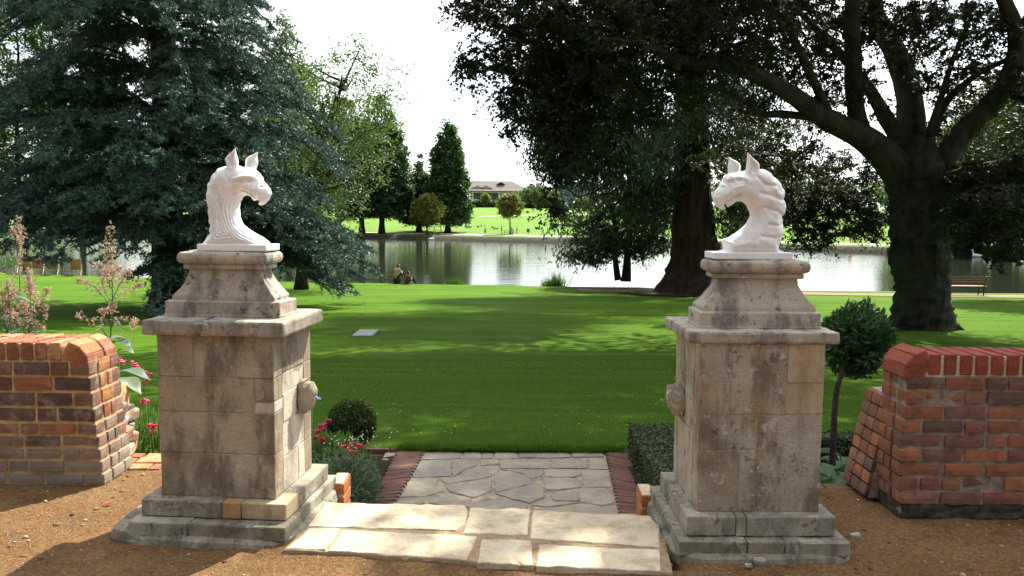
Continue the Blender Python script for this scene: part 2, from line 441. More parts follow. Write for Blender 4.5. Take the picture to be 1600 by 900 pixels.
M['gravel'] = mat_gravel()
M['pebble'] = None
def mat_pebble():
    k = NT('pebbles'); r = k.attr()
    return k.fin(k.ramp(r, [(0, (.26, .19, .12)), (.3, (.14, .08, .04)), (.55, (.09, .05, .03)), (.75, (.34, .29, .22)), (.9, (.18, .11, .055))], 'CONSTANT'), .85)
M['pebble'] = mat_pebble()
def mat_soil():
    k = NT('soil'); n = k.noise(40, 6, .7); b = k.noise(6, 4)
    return k.fin(k.mix(k.mr(n, .35, .7), (.025, .017, .012), (.085, .06, .042)), .95, k.bump(k.math('ADD', n, b), 1., .03), .1)
M['soil'] = mat_soil()
def mat_grass(name, c1, c2, c3, stripes=True, sc=1.):
    k = NT(name); a = k.noise(.35 * sc, 5, .6); b = k.noise(3 * sc, 6, .65, stretch=(.35, 1.6, 1)); f = k.noise(60 * sc, 5, .7, stretch=(.6, 1, 1))
    base = k.mix(k.mr(a, .35, .65), c1, c2)
    base = k.mix(k.math('MULTIPLY', k.mr(b, .42, .65), .6), base, c3)
    if stripes:
        w = k.noise(1.0, 3, .5, stretch=(.05, 1.7, 1), off=70)
        base = k.mix(k.math('MULTIPLY', k.mr(w, .47, .56), .45), base, [x * .62 for x in c1])
    base = k.mix(.6, base, k.ramp(f, [(.3, .5), (.7, 1.45)]), 'MULTIPLY')
    return k.fin(base, .8, k.bump(k.math('ADD', k.math('MULTIPLY', b, .4), f), 1.0, .05), .02)
M['lawn'] = mat_grass('lawn_grass', (.068, .150, .012), (.088, .180, .015), (.118, .212, .026))
M['park'] = mat_grass('park_grass', (.098, .19, .03), (.118, .21, .038), (.14, .23, .05), False, .25)
def mat_leaf(name, cols, trans=.35, rough=.5, transc=None, spec=.35):
    k = NT(name); base = k.ramp(k.attr(), [(i / max(1, len(cols) - 1), c) for i, c in enumerate(cols)])
    k.fin(base, rough, None, spec)
    tr = k.n('ShaderNodeBsdfTranslucent'); 
    tcol = k.mix(1., base, transc or (1.3, 1.5, .6), 'MULTIPLY'); k.l(tcol, tr.inputs[0])
    ms = k.n('ShaderNodeMixShader'); ms.inputs[0].default_value = trans
    k.l(k.p.outputs[0], ms.inputs[1]); k.l(tr.outputs[0], ms.inputs[2]); k.l(ms.outputs[0], k.out.inputs[0])
    return k.m
M['beech'] = mat_leaf('copper_beech_leaf', [(.018, .026, .012), (.026, .034, .015), (.028, .042, .016), (.032, .034, .018), (.020, .026, .013)], .3, .6, (1.3, 1.2, .6))
M['beech_green'] = mat_leaf('green_beech_leaf', [(.035, .055, .016), (.05, .07, .02), (.03, .045, .016)], .3)
M['redwood'] = mat_leaf('redwood_spray', [(.024, .042, .022), (.034, .058, .028), (.026, .046, .028)], .2)
M['yew'] = mat_leaf('yew_spray', [(.026, .052, .022), (.036, .068, .028), (.024, .044, .022)], .2)
M['cedar'] = mat_leaf('blue_cedar_needles', [(.034, .066, .050), (.044, .086, .066), (.060, .112, .088), (.082, .142, .114), (.115, .178, .146)], .12, .55, (1, 1.2, 1))
M['cypress'] = mat_leaf('swamp_cypress_leaf', [(.035, .075, .025), (.05, .10, .032), (.065, .125, .04)], .25)
M['airy'] = mat_leaf('airy_tree_leaf', [(.055, .095, .035), (.075, .125, .05), (.10, .15, .055), (.05, .08, .04)], .35)
M['yellowgreen'] = mat_leaf('yellow_green_leaf', [(.13, .15, .04), (.17, .17, .05), (.10, .13, .035)], .35)
M['farbush'] = mat_leaf('far_bush_leaf', [(.10, .15, .07), (.13, .18, .085), (.085, .13, .065)], .25)
M['box'] = mat_leaf('box_leaf', [(.026, .05, .013), (.042, .075, .018), (.075, .11, .03), (.032, .056, .015)], .2, .4)
M['hedge'] = mat_leaf('hedge_leaf', [(.045, .075, .028), (.07, .10, .04), (.055, .07, .03), (.10, .125, .065)], .2, .5)
M['bay'] = mat_leaf('bay_leaf', [(.025, .065, .022), (.04, .09, .03), (.06, .115, .042), (.03, .07, .025)], .2, .35)
M['grassblade'] = mat_leaf('grass_blade', [(.066, .145, .014), (.088, .175, .018), (.12, .21, .03), (.072, .155, .016)], .3, .5)
M['lavender'] = mat_leaf('grey_green_leaf', [(.10, .15, .10), (.14, .19, .13), (.07, .12, .06), (.17, .22, .16)], .2, .6)
M['penstemon'] = mat_leaf('penstemon_leaf', [(.08, .16, .035), (.12, .21, .05), (.06, .13, .03), (.16, .23, .08)], .3)
M['pinkflower'] = mat_leaf('pink_petal', [(.50, .03, .09), (.62, .06, .14), (.42, .02, .06), (.7, .16, .25)], .3, .5, (1.2, .8, .9))
M['whiteflower'] = mat_leaf('white_petal', [(.6, .6, .55), (.7, .7, .62)], .3, .5, (1, 1, 1))
M['blueflower'] = mat_leaf('blue_petal', [(.22, .25, .6), (.3, .32, .7)], .3, .5, (1, 1, 1.2))
M['plume'] = mat_leaf('plume_floret', [(.36, .26, .20), (.44, .34, .265), (.31, .22, .165), (.48, .40, .32)], .35, .6, (1.2, 1, .8))
M['glaucous'] = mat_leaf('glaucous_leaf', [(.07, .12, .085), (.09, .15, .105), (.12, .16, .08)], .2, .5, (1, 1.2, .6))
M['hosta'] = mat_leaf('hosta_leaf', [(.035, .085, .03), (.05, .11, .038), (.065, .13, .045)], .25, .4)
M['reed'] = mat_leaf('reed_blade', [(.06, .12, .03), (.09, .15, .045), (.05, .09, .03)], .3)
def mat_bark(name, c1, c2, st=(1, 1, .18), sc=9, moss=0.):
    k = NT(name); n = k.noise(sc, 6, .65, stretch=st); b = k.noise(sc * 4, 4, .6, stretch=st, off=4)
    col = k.mix(k.mr(n, .35, .65), c1, c2)
    if moss: col = k.mix(k.math('MULTIPLY', k.mr(k.noise(1.3, 5, .6, off=40), .45, .65), moss), col, (.055, .065, .03))
    return k.fin(col, .92, k.bump(k.math('ADD', n, k.math('MULTIPLY', b, .5)), 1, .10), .1)
M['bark_beech'] = mat_bark('beech_bark', (.020, .020, .018), (.060, .057, .050), (1, 1, .45), 4, .6)
M['bark_red'] = mat_bark('redwood_bark', (.024, .016, .012), (.062, .04, .028), (1, 1, .06), 5)
M['bark'] = mat_bark('tree_bark', (.035, .028, .022), (.08, .065, .05))
M['white_stone'] = None
def mat_white():
    k = NT('white_painted_stone'); n = k.noise(9, 6, .6); f = k.noise(80, 4, .6, off=2)
    col = k.mix(k.mr(n, .45, .75), (.80, .805, .81), (.74, .725, .70))
    col = k.mix(k.math('MULTIPLY', k.mr(k.noise(16, 5, .6, off=22), .58, .70), .35), col, (.78, .68, .54))
    return k.fin(col, .55, k.bump(k.math('ADD', n, k.math('MULTIPLY', f, .5)), .35, .006), .35)
M['white_stone'] = mat_white()
M['water'] = None
def mat_water():
    k = NT('river_water'); a = k.noise(2.2, 4, .6, stretch=(.32, 1.0, 1)); b = k.noise(.35, 4, .55, stretch=(.4, 1.2, 1), off=9)
    h = k.math('ADD', k.math('MULTIPLY', a, .5), b)
    k.p.inputs['IOR'].default_value = 1.45
    return k.fin((.022, .028, .018), .04, k.bump(h, .15, .16), .5)
M['water'] = mat_water()
M['path'] = mat_plain('riverside_path_dirt', (.17, .115, .065), .95, .2, 3)
M['far_path'] = mat_plain('pale_far_path', (.52, .47, .38), .95, .12, .6)
M['bank'] = mat_plain('dark_bank', (.035, .036, .022), .95, .5, 2)
M['moss'] = mat_plain('dark_moss', (.045, .043, .026), .95, .6, 22)
M['mulch'] = mat_plain('bark_mulch', (.05, .032, .022), .95, .5, 14)
M['wood'] = mat_plain('bench_wood', (.16, .12, .08), .8, .3, 20)
M['wood_pale'] = mat_plain('pale_wood', (.36, .29, .2), .8, .3, 20)
M['iron'] = mat_plain('dark_iron', (.02, .02, .02), .6, .2, 20)
M['cover'] = mat_plain('grey_metal_cover', (.24, .26, .24), .6, .3, 12)
M['roof'] = mat_plain('slate_brown_roof', (.155, .14, .128), .9, .15, .8)
M['bwall'] = mat_plain('building_grey_wall', (.22, .21, .20), .8, .15, .5)
M['bwhite'] = mat_plain('white_column_paint', (.62, .62, .6), .7, .05, 1)
M['glass'] = mat_plain('dark_window_glass', (.05, .06, .07), .15, .2, .5, .6)
M['skin'] = mat_plain('skin', (.45, .27, .19), .6, .1)
M['hair'] = mat_plain('dark_hair', (.035, .022, .015), .7, .2)
def cloth(n, c): 
    M[n] = mat_plain(n, c, .85, .12, 20); return M[n]
cloth('white_cloth', (.75, .74, .72)); cloth('black_cloth', (.02, .018, .02)); cloth('grey_cloth', (.2, .21, .24)); cloth('red_cloth', (.3, .05, .07)); cloth('pink_cloth', (.55, .12, .25)); cloth('pale_pink_cloth', (.55, .36, .33)); cloth('blue_cloth', (.16, .2, .33)); cloth('brown_cloth', (.12, .05, .04))
cloth('canvas_blue', (.28, .38, .42)); cloth('canvas_pink', (.5, .2, .24)); cloth('canvas_brown', (.33, .24, .18))
M['car_red'] = mat_plain('red_car_paint', (.50, .09, .10), .25, .03, 1, .6); M['car_white'] = mat_plain('white_car_paint', (.75, .76, .78), .25, .03, 1, .6); M['car_dark'] = mat_plain('dark_car_paint', (.04, .045, .06), .25, .03, 1, .6)
M['tyre'] = mat_plain('tyre_rubber', (.02, .02, .02), .8); M['lamp'] = mat_plain('lamp_glass', (.6, .6, .6), .2)

# ------------------------------------------------------------------ ground, lawn, river, far park
def nb(X): X = np.asarray(X, float); return 43.4 - .09 * X + .006 * np.clip(-X - 5, 0, 60) ** 2
_fx = np.array([-600, -120, -60, -26, 10, 25, 45, 90, 160, 600.]); _fy = np.array([230, 175, 156, 143, 127, 118, 100, 84, 70, 20.])
def fb(X): return np.interp(X, _fx, _fy)
def zlawn(X, Y):
    X = np.asarray(X, float); Y = np.asarray(Y, float)
    z = -.5 - 1.52 * np.clip((Y - 7.5) / 32.5, 0, 1.0) + .02 * fbm(np.stack([X * .25, Y * .25, X * 0], -1), 2, 5)
    d = Y - nb(X); return np.where(d > 0, z - np.clip(d / 1.0, 0, 3) * .75, z)
_pr = np.array([-3, 0, .3, 6, 12, 25, 45, 70, 110, 180, 240, 400, 2500.]); _pz = np.array([-4.2, -2.35, -1.95, -1.9, -1.7, -.9, .2, 1.1, 2.2, 3.6, 4.4, 6, 14.])
def zpark(X, Y):
    d = Y - fb(X); z = np.interp(d, _pr, _pz)
    z = z + 2.6 * np.exp(-(((X - 32) / 16) ** 2 + ((Y - 232) / 20) ** 2)) + np.clip(d / 60, 0, 1) * .3 * vnoise(np.stack([X * .03, Y * .03, X * 0], -1), 4)
    return z
def grid(xs, ys, zf):
    X, Y = np.meshgrid(xs, ys); Z = zf(X, Y); V = np.stack([X, Y, Z], -1).reshape(-1, 3); nx = len(xs); ny = len(ys)
    i = np.arange(nx * ny).reshape(ny, nx); F = np.stack([i[:-1, :-1], i[:-1, 1:], i[1:, 1:], i[1:, :-1]], -1).reshape(-1, 4)
    return V, F
def setting(name, V, F, mat, smooth=True, label=None):
    o = link(name, mesh(name, V, F, [mat], smooth)); o['kind'] = 'structure'
    if label: o['label'] = label
    return o
gx = np.concatenate([np.linspace(-60, -5.2, 20), np.arange(-5, 5.01, .035), np.linspace(5.2, 60, 20)])
gy = np.concatenate([np.linspace(-40, 2.4, 20), np.arange(2.6, 5.56, .035)])
def zg(X, Y): return .016 * fbm(np.stack([X * 1.3, Y * 1.3, X * 0], -1), 3, 3) + .009 * fbm(np.stack([X * 7, Y * 7, X * 0], -1), 3, 8) - .005
gX, gY = np.meshgrid(gx, gy)
V, F = grid(gx, gy, lambda X, Y: zg(X, Y) - np.where((X > -1.03) & (X < .8) & (Y > 4.0 - .147 * (X + 1.06)), .14, 0) + np.where((X > -1.2) & (X < .8), .022 * np.exp(-((Y - 3.93 + .147 * (X + 1.06)) / .12) ** 2), 0))
cf = V[F].mean(1); F = F[~((cf[:, 0] > -1.03) & (cf[:, 0] < .84) & (cf[:, 1] > 4.45)) & ~((cf[:, 1] > 4.95) & ((cf[:, 0] > .8) | ((cf[:, 0] > -1.75) & (cf[:, 0] < 0))))]
setting('gravel_ground', V, F, M['gravel'])
tris = MB()
pv, pf = rbox(1, 1, .7, (2, 2, 2), .6, .3, 2, 1)
for k in range(2600):
    y = rs.uniform(2.75, 5.4); x = rs.uniform(-.62, .62) * y * 1.15
    if -1.9 < x < 1.65 and y > 3.98: continue
    s = rs.choice([.003, .004, .006, .010], p=[.5, .3, .16, .04]) * rs.uniform(.8, 1.3)
    tris.add(pv * s * rs.uniform(.7, 1.3, 3) + np.array([x, y, float(zg(np.array(x), np.array(y))) + s * .3]), pf, 0, rs.rand())
for k in range(170):
    y = rs.uniform(2.8, 5.2); x = rs.uniform(-.62, .62) * y * 1.1
    if -1.9 < x < 1.65 and y > 3.85: continue
    s = rs.uniform(.006, .017); tris.add(pv * s * rs.uniform(.6, 1.5, 3) * [1, 1, .5] + np.array([x, y, float(zg(np.array(x), np.array(y))) + s * .1]), pf, 0, .32 + .38 * rs.rand())
V, F, m, r = tris.get(); o = link('pebbles', mesh('pebbles', V, F, [M['pebble']], True, None, r)); o['kind'] = 'stuff'; o['label'] = 'small pebbles and grit scattered over the sandy path'
ys = np.concatenate([np.arange(7.5, 20, .25), np.arange(20, 70, .6)]); xs = np.concatenate([np.linspace(-150, -26, 30), np.arange(-25, 25.1, .5), np.linspace(26, 150, 30)])
V, F = grid(xs, ys, zlawn); 
keep = (V[F][:, :, 1].min(1) - nb(V[F][:, :, 0].mean(1))) < 4.2
F = F[keep]
setting('lawn', V, F, M['lawn'])
ys = np.concatenate([[0, .2], np.linspace(.5, 30, 40), np.linspace(32, 120, 40), np.linspace(125, 420, 60), np.linspace(500, 2500, 14)]) - 3
xs = np.concatenate([np.linspace(-1500, -170, 20), np.linspace(-160, 160, 140), np.linspace(170, 1500, 20)])
X, D = np.meshgrid(xs, ys); Y = D + fb(X)
V = np.stack([X, Y, zpark(X, Y)], -1).reshape(-1, 3); nx = len(xs); ny = len(ys); i = np.arange(nx * ny).reshape(ny, nx)
F = np.stack([i[:-1, :-1], i[:-1, 1:], i[1:, 1:], i[1:, :-1]], -1).reshape(-1, 4)
fd = D.reshape(-1)[F].mean(1)
o = link('park_field', mesh('park_field', V, F, [M['park'], M['bank']], True, np.where(fd < .25, 1, 0))); o['kind'] = 'structure'
V = np.array([(-1500, 30, -2.62), (1500, 30, -2.62), (1500, 260, -2.62), (-1500, 260, -2.62)]); setting('river', V, np.array([[0, 1, 2, 3]]), M['water'], False)
# paths
def strip(name, f0, f1, zf, mat, x0, x1, n, off):
    x = np.linspace(x0, x1, n); a = f0(x); b = f1(x); rows = []
    for t in np.linspace(0, 1, 5): y = a + (b - a) * t; rows.append(np.stack([x, y, zf(x, y) + off], 1))
    V = np.concatenate(rows); i = np.arange(5 * n).reshape(5, n); F = np.stack([i[:-1, :-1], i[:-1, 1:], i[1:, 1:], i[1:, :-1]], -1).reshape(-1, 4)
    return setting(name, V, F, mat)
strip('riverside_path', lambda x: nb(x) - 3.2 - .05 * np.clip(x, 0, 40) - .12 * np.sin(x * .8), lambda x: nb(x) - 1.5 + .1 * np.sin(x * 1.1), zlawn, M['path'], 3.2, 60, 200, .02)
strip('far_bank_path', lambda x: fb(x) + 4.2, lambda x: fb(x) + 8.2, zpark, M['far_path'], -150, 150, 240, .06)
strip('worn_track', lambda x: fb(x) + 66 + .8 * x, lambda x: fb(x) + 69 + .8 * x, zpark, M['far_path'], -8, 22, 40, .05)
# planting beds and stepped path
V = np.array([(-12, 5.4, -.12), (-1.25, 5.4, -.12), (-1.25, 7.55, -.5), (-12, 7.55, -.46), (-12, 5.4, -.7), (-1.25, 5.4, -.7)])
def bed(name, x0, x1):
    xs = np.linspace(x0, x1, 60); ys = np.linspace(4.3, 7.56, 28)
    def zf(X, Y): return np.interp(Y, [4.3, 4.9, 5.5, 6.3, 7.6], [-.38, -.33, -.33, -.46, -.53]) + .03 * fbm(np.stack([X * 5, Y * 5, X * 0], -1), 3, 12)
    V, F = grid(xs, ys, zf); return setting(name, V, F, M['soil'])
bed('flower_bed', -12, -1.03); bed('planting_bed', .99, 12)
def slabpoly(P, ztop, thick, jit=.004, seed=0, inset=0., bev=.006):
    """rough flat stone from plan polygon P (n,2)"""
    P = np.asarray(P, float); r = np.random.RandomState(seed)
    Q = []
    for a, b in zip(P, np.roll(P, -1, 0)):
        k = max(1, int(np.linalg.norm(b - a) / .045))
        for t in range(k): Q.append(a + (b - a) * t / k)
    Q = np.array(Q); c = Q.mean(0); n = len(Q)
    d = c - Q; d /= np.linalg.norm(d, axis=1, keepdims=True) + 1e-9
    Q = Q + d * (inset + jit * r.rand(n)[:, None] * 2)
    zt = ztop + .003 * r.normal(size=n).cumsum() * 0 + .002 * r.normal(size=n)
    r0 = np.column_stack([Q, np.full(n, ztop - thick)]); r1 = np.column_stack([Q, zt - bev]); r2 = np.column_stack([Q + d * bev, zt])
    r3 = np.column_stack([Q + d * .03, zt + .001])
    V, F = ring_loft([r0, r1, r2, r3]); 
    return V, F
ZP = -.5
pb = np.array([(-1.6, 4.9, ZP - .02), (1.5, 4.9, ZP - .02), (1.5, 7.62, ZP - .02), (-1.6, 7.62, ZP - .02)])
xs = np.linspace(-1.12, 1.06, 60); ys = np.linspace(4.9, 7.62, 60)
V, F = grid(xs, ys, lambda X, Y: ZP - .016 + .004 * fbm(np.stack([X * 9, Y * 9, X * 0], -1), 2, 3))
fpath = setting('flagstone_path', V, F, M['mortar_path'])
zs = 4.103
polys = [[(250, 60), (490, 55), (495, 100), (235, 108)], [(515, 58), (615, 62), (625, 98), (505, 103)], [(625, 68), (695, 70), (698, 98), (632, 100)], [(710, 65), (860, 68), (850, 100), (708, 102)],
 [(872, 55), (1185, 60), (1195, 95), (862, 98)], [(1200, 62), (1405, 66), (1410, 92), (1205, 92)],
 [(232, 115), (432, 110), (430, 215), (175, 222)], [(440, 112), (600, 108), (590, 150), (520, 170), (450, 215), (436, 200)], [(612, 108), (725, 105), (738, 135), (620, 148)], [(600, 160), (730, 148), (728, 195), (690, 205), (630, 185)],
 [(738, 112), (1020, 105), (1065, 130), (1060, 165), (750, 162)], [(1075, 105), (1300, 100), (1310, 165), (1075, 162)], [(1315, 100), (1420, 98), (1440, 170), (1322, 170)],
 [(170, 232), (345, 226), (338, 280), (380, 305), (260, 345), (105, 345)], [(450, 222), (520, 180), (592, 156), (690, 212), (600, 235), (400, 262), (365, 240)], [(388, 270), (560, 250), (690, 225), (690, 305), (580, 350), (420, 315)],
 [(705, 195), (800, 180), (890, 205), (930, 235), (960, 258), (715, 315)], [(745, 168), (1015, 172), (1018, 205), (950, 232), (885, 195)], [(1030, 172), (1240, 172), (1255, 205), (1215, 220), (1030, 216)], [(1262, 178), (1442, 178), (1452, 280), (1285, 285), (1272, 225)],
 [(1020, 232), (1200, 225), (1258, 255), (1262, 285), (1110, 305), (1040, 300)], [(720, 325), (970, 262), (1008, 262), (1030, 350), (935, 385), (800, 355)], [(1065, 335), (1120, 318), (1240, 318), (1250, 372), (1095, 368)], [(1255, 310), (1420, 296), (1470, 345), (1478, 385), (1400, 400), (1262, 380)],
 [(280, 385), (405, 322), (560, 360), (545, 410), (400, 402)], [(95, 360), (250, 352), (262, 390), (80, 395)], [(575, 380), (700, 370), (800, 365), (930, 395), (900, 440), (560, 420)], [(945, 400), (1040, 360), (1100, 380), (1250, 385), (1050, 410)], [(960, 425), (1250, 400), (1480, 425), (1500, 460), (950, 465)]]
for i, p in enumerate(polys):
    q = [onz(600 + a / zs, 690 + b / zs, ZP)[:2] for a, b in p]
    V, F = slabpoly(q, ZP - .009 + .004 * rs.rand(), .04, .006, i, -.006, .004)
    part('flagstone', V, F, M['flag'], fpath)
for i in range(10):   # the part of the path hidden under the step edge
    x0 = -1.05 + i % 5 * .4; y0 = 5.1 + i // 5 * .37
    V, F = slabpoly([(x0, y0), (x0 + .38, y0), (x0 + .38, y0 + .35), (x0, y0 + .35)], ZP + .004, .04, .006, 60 + i, .002)
    part('flagstone', V, F, M['flag'], fpath)
# threshold slabs
zs = 2.58
S_ = [[(178, 556), (735, 568), (752, 582), (742, 640), (700, 668), (105, 652)], [(762, 576), (1002, 582), (990, 686), (730, 678)], [(1012, 588), (1485, 610), (1522, 650), (1527, 737), (1000, 700)],
      [(110, 659), (236, 664), (176, 746), (22, 740)], [(246, 666), (790, 692), (745, 787), (186, 750)], [(806, 702), (1008, 710), (1014, 807), (788, 797)], [(1036, 726), (1525, 747), (1527, 832), (1028, 812)]]
zt = .035
thr = [onz(440 + a / zs, 570 + b / zs, zt)[:2] for a, b in [(150, 556), (1500, 606), (1560, 700), (1590, 836), (1020, 812), (180, 752), (-10, 742), (90, 640)]]
V, F = slabpoly(thr, zt - .005, .6, .002, 5, .012)
thro = setting('threshold_step', V, F, M['mortar_tan'])
for i, p in enumerate(S_):
    q = [onz(440 + a / zs, 570 + b / zs, zt)[:2] for a, b in p]
    V, F = slabpoly(q, zt + .002 * rs.rand() + .001, .12, .003, 30 + i, -.002, .004)
    part('stone_slab', V, F, M['slab'], thro)
V, F = rbox(.98, .17, .17, (8, 2, 2), .01, .003); setting('garden_step', V * np.array([1, .82, 1]) + np.array([-.06, 4.85, -.345]), F, M['flag'], False)

# ------------------------------------------------------------------ bricks
BV = []
for i in range(8):
    V, F = rbox(.1075, .051, .0325, (4, 3, 2), .007, .0035, 22, i, .006); BV.append((V, F))
_bm = {}
def brick_mesh(mat, i):
    k = (mat, i)
    if k not in _bm: _bm[k] = mesh('brick', BV[i][0], BV[i][1], [M[mat]], False)
    return _bm[k]
SH_B = []
for i in range(6):
    V, F = rbox(.1075, .051, .0325, (3, 2, 2), .003, .0012, 20, i + 20, .002); SH_B.append((V, F))
def put_brick(parent, mat, c, size, rot=(0, 0, 0), label=None, name='brick'):
    """size = full dims along local x,y,z; rotation euler"""
    me = brick_mesh(mat, rs.randint(8)); 
    o = link(name, me, parent, np.array(c) - np.array(parent.location), rot, (size[0] / .215, size[1] / .102, size[2] / .065)); return o
# edging along the stepped path
def edging(name, label, pts_in, pts_out, n, mat='brick_edge', mort='mortar_gate'):
    a0, a1 = [np.array(p) for p in pts_in]; b0, b1 = [np.array(p) for p in pts_out]
    e = link(name, mesh(name, np.array([np.append(p, ZP - .008) for p in (a0, b0, b1, a1)]) * 1.0, np.array([[0, 1, 2, 3]]), [M['mortar_gate']])); e['kind'] = 'structure'; e['label'] = label
    for k in range(n):
        t = (k + .5) / n; p = a0 + (a1 - a0) * t; q = b0 + (b1 - b0) * t; c = (p + q) / 2; d = q - p; L = np.linalg.norm(d); w = np.linalg.norm((a1 - a0 + b1 - b0) / 2) / n
        o = put_brick(e, mat, (c[0], c[1], ZP - .030 + .004 * rs.rand()), (L - .006, w - .009, .065), (rs.normal() * .010, rs.normal() * .010, math.atan2(d[1], d[0]) + rs.normal() * .005))
    return e
P = lambda u, v: onz(u, v, ZP)[:2]
def ext(a, b, y): t = (y - a[1]) / (b[1] - a[1]); return a + (b - a) * t
li0, li1, lo0, lo1 = P(616, 787), P(665, 702), P(570, 787), P(622, 705)
ri0, ri1, ro0, ro1 = P(967, 802), P(946, 699), P(1004, 802), P(984, 699)
edging('brick_edging', 'row of brown bricks edging the path beside the pink flowers', (ext(li0, li1, 5.0), ext(li0, li1, 7.55)), (ext(lo0, lo1, 5.0), ext(lo0, lo1, 7.4)), 32)
edging('brick_edging', 'row of dark shaded bricks edging the path beside the clipped hedge', (ext(ri0, ri1, 5.0), ext(ri0, ri1, 7.55)), (ext(ro0, ro1, 5.0), ext(ro0, ro1, 7.4)), 34)
e = link('lawn_edging', mesh('lawn_edging', np.array([(-4.2, 7.42, ZP - .03), (-.85, 7.42, ZP - .03), (-.85, 7.56, ZP - .03), (-4.2, 7.56, ZP - .03)]), np.array([[0, 1, 2, 3]]), [M['mortar_gate']])); e['kind'] = 'structure'; e['label'] = 'flush line of bricks between flower bed and lawn'
for k in range(15): put_brick(e, 'brick_edge', (-.98 - k * .224, 7.49, ZP - .02), (.215, .105, .065), (0, 0, rs.normal() * .01))
e = link('bed_edging', mesh('bed_edging', np.array([(1.0, 7.42, ZP - .03), (3.4, 7.42, ZP - .03), (3.4, 7.56, ZP - .03), (1.0, 7.56, ZP - .03)]), np.array([[0, 1, 2, 3]]), [M['mortar_gate']])); e['kind'] = 'structure'
for k in range(10): put_brick(e, 'brick_edge', (1.13 + k * .224, 7.49, ZP - .02), (.215, .105, .065), (0, 0, rs.normal() * .01))
# broken brick edging between gravel and bed, left and right of the gate
e = link('broken_brick_edging', mesh('broken_brick_edging', np.array([(-2.75, 5.2, -.02), (-1.75, 5.2, -.02), (-1.75, 5.58, -.02), (-2.75, 5.58, -.02)]), np.array([[0, 1, 2, 3]]), [M['mortar_tan']])); e['kind'] = 'structure'; e['label'] = 'cracked orange bricks set flush at the gravel edge behind the sunlit pillar'
for k in range(4):
    for j in range(3):
        x0, y0 = -2.66 + k * .235, 5.22 + j * .115
        m_ = 2 if rs.rand() < .6 else 1
        cuts = [0] + sorted(rs.uniform(.3, .7, m_ - 1)) + [1]
        for a, b in zip(cuts[:-1], cuts[1:]): put_brick(e, 'brick_cope_l', (x0 + .22 * (a + b) / 2, y0 + .05, -.028 + .012 * rs.rand()), (.22 * (b - a) - .008, .105, .065), (rs.normal() * .03, rs.normal() * .03, rs.normal() * .05))
e = link('brick_kerb', mesh('brick_kerb', np.array([(1.45, 4.92, -.05), (2.9, 4.92, -.05), (2.9, 5.04, -.05), (1.45, 5.04, -.05)]), np.array([[0, 1, 2, 3]]), [M['mortar_tan']])); e['kind'] = 'structure'; e['label'] = 'brick kerb between gravel and hosta bed'
for k in range(7): put_brick(e, 'brick_r', (1.56 + k * .222, 4.98, -.028), (.215, .105, .065), (0, 0, rs.normal() * .01))
# orange brick cheeks of the steps
def cheek(x, y, z0, n, label):
    t = thing('brick_step_cheek', label, 'brick cheek', (x, y, z0))
    V, F = rbox(.034, .10, .037 * n + .02, (2, 2, 2), .004, .001); part('mortar', V + np.array([0, 0, .037 * n]), F, M['mortar_cream'], t)
    for k in range(n): put_brick(t, 'brick_orange', (x + .003, y, z0 + .037 + .078 * k + .003), (.085, .215, .066))
c = onz(531, 750, .06); cheek(c[0] - .012, c[1] + .06, -.335, 5, 'stack of orange bricks at the sunlit pillar end of the step')
c = onz(1010, 772, .06); cheek(c[0] + .012, c[1] + .10, -.335, 5, 'stack of orange bricks at the shaded pillar end of the step')

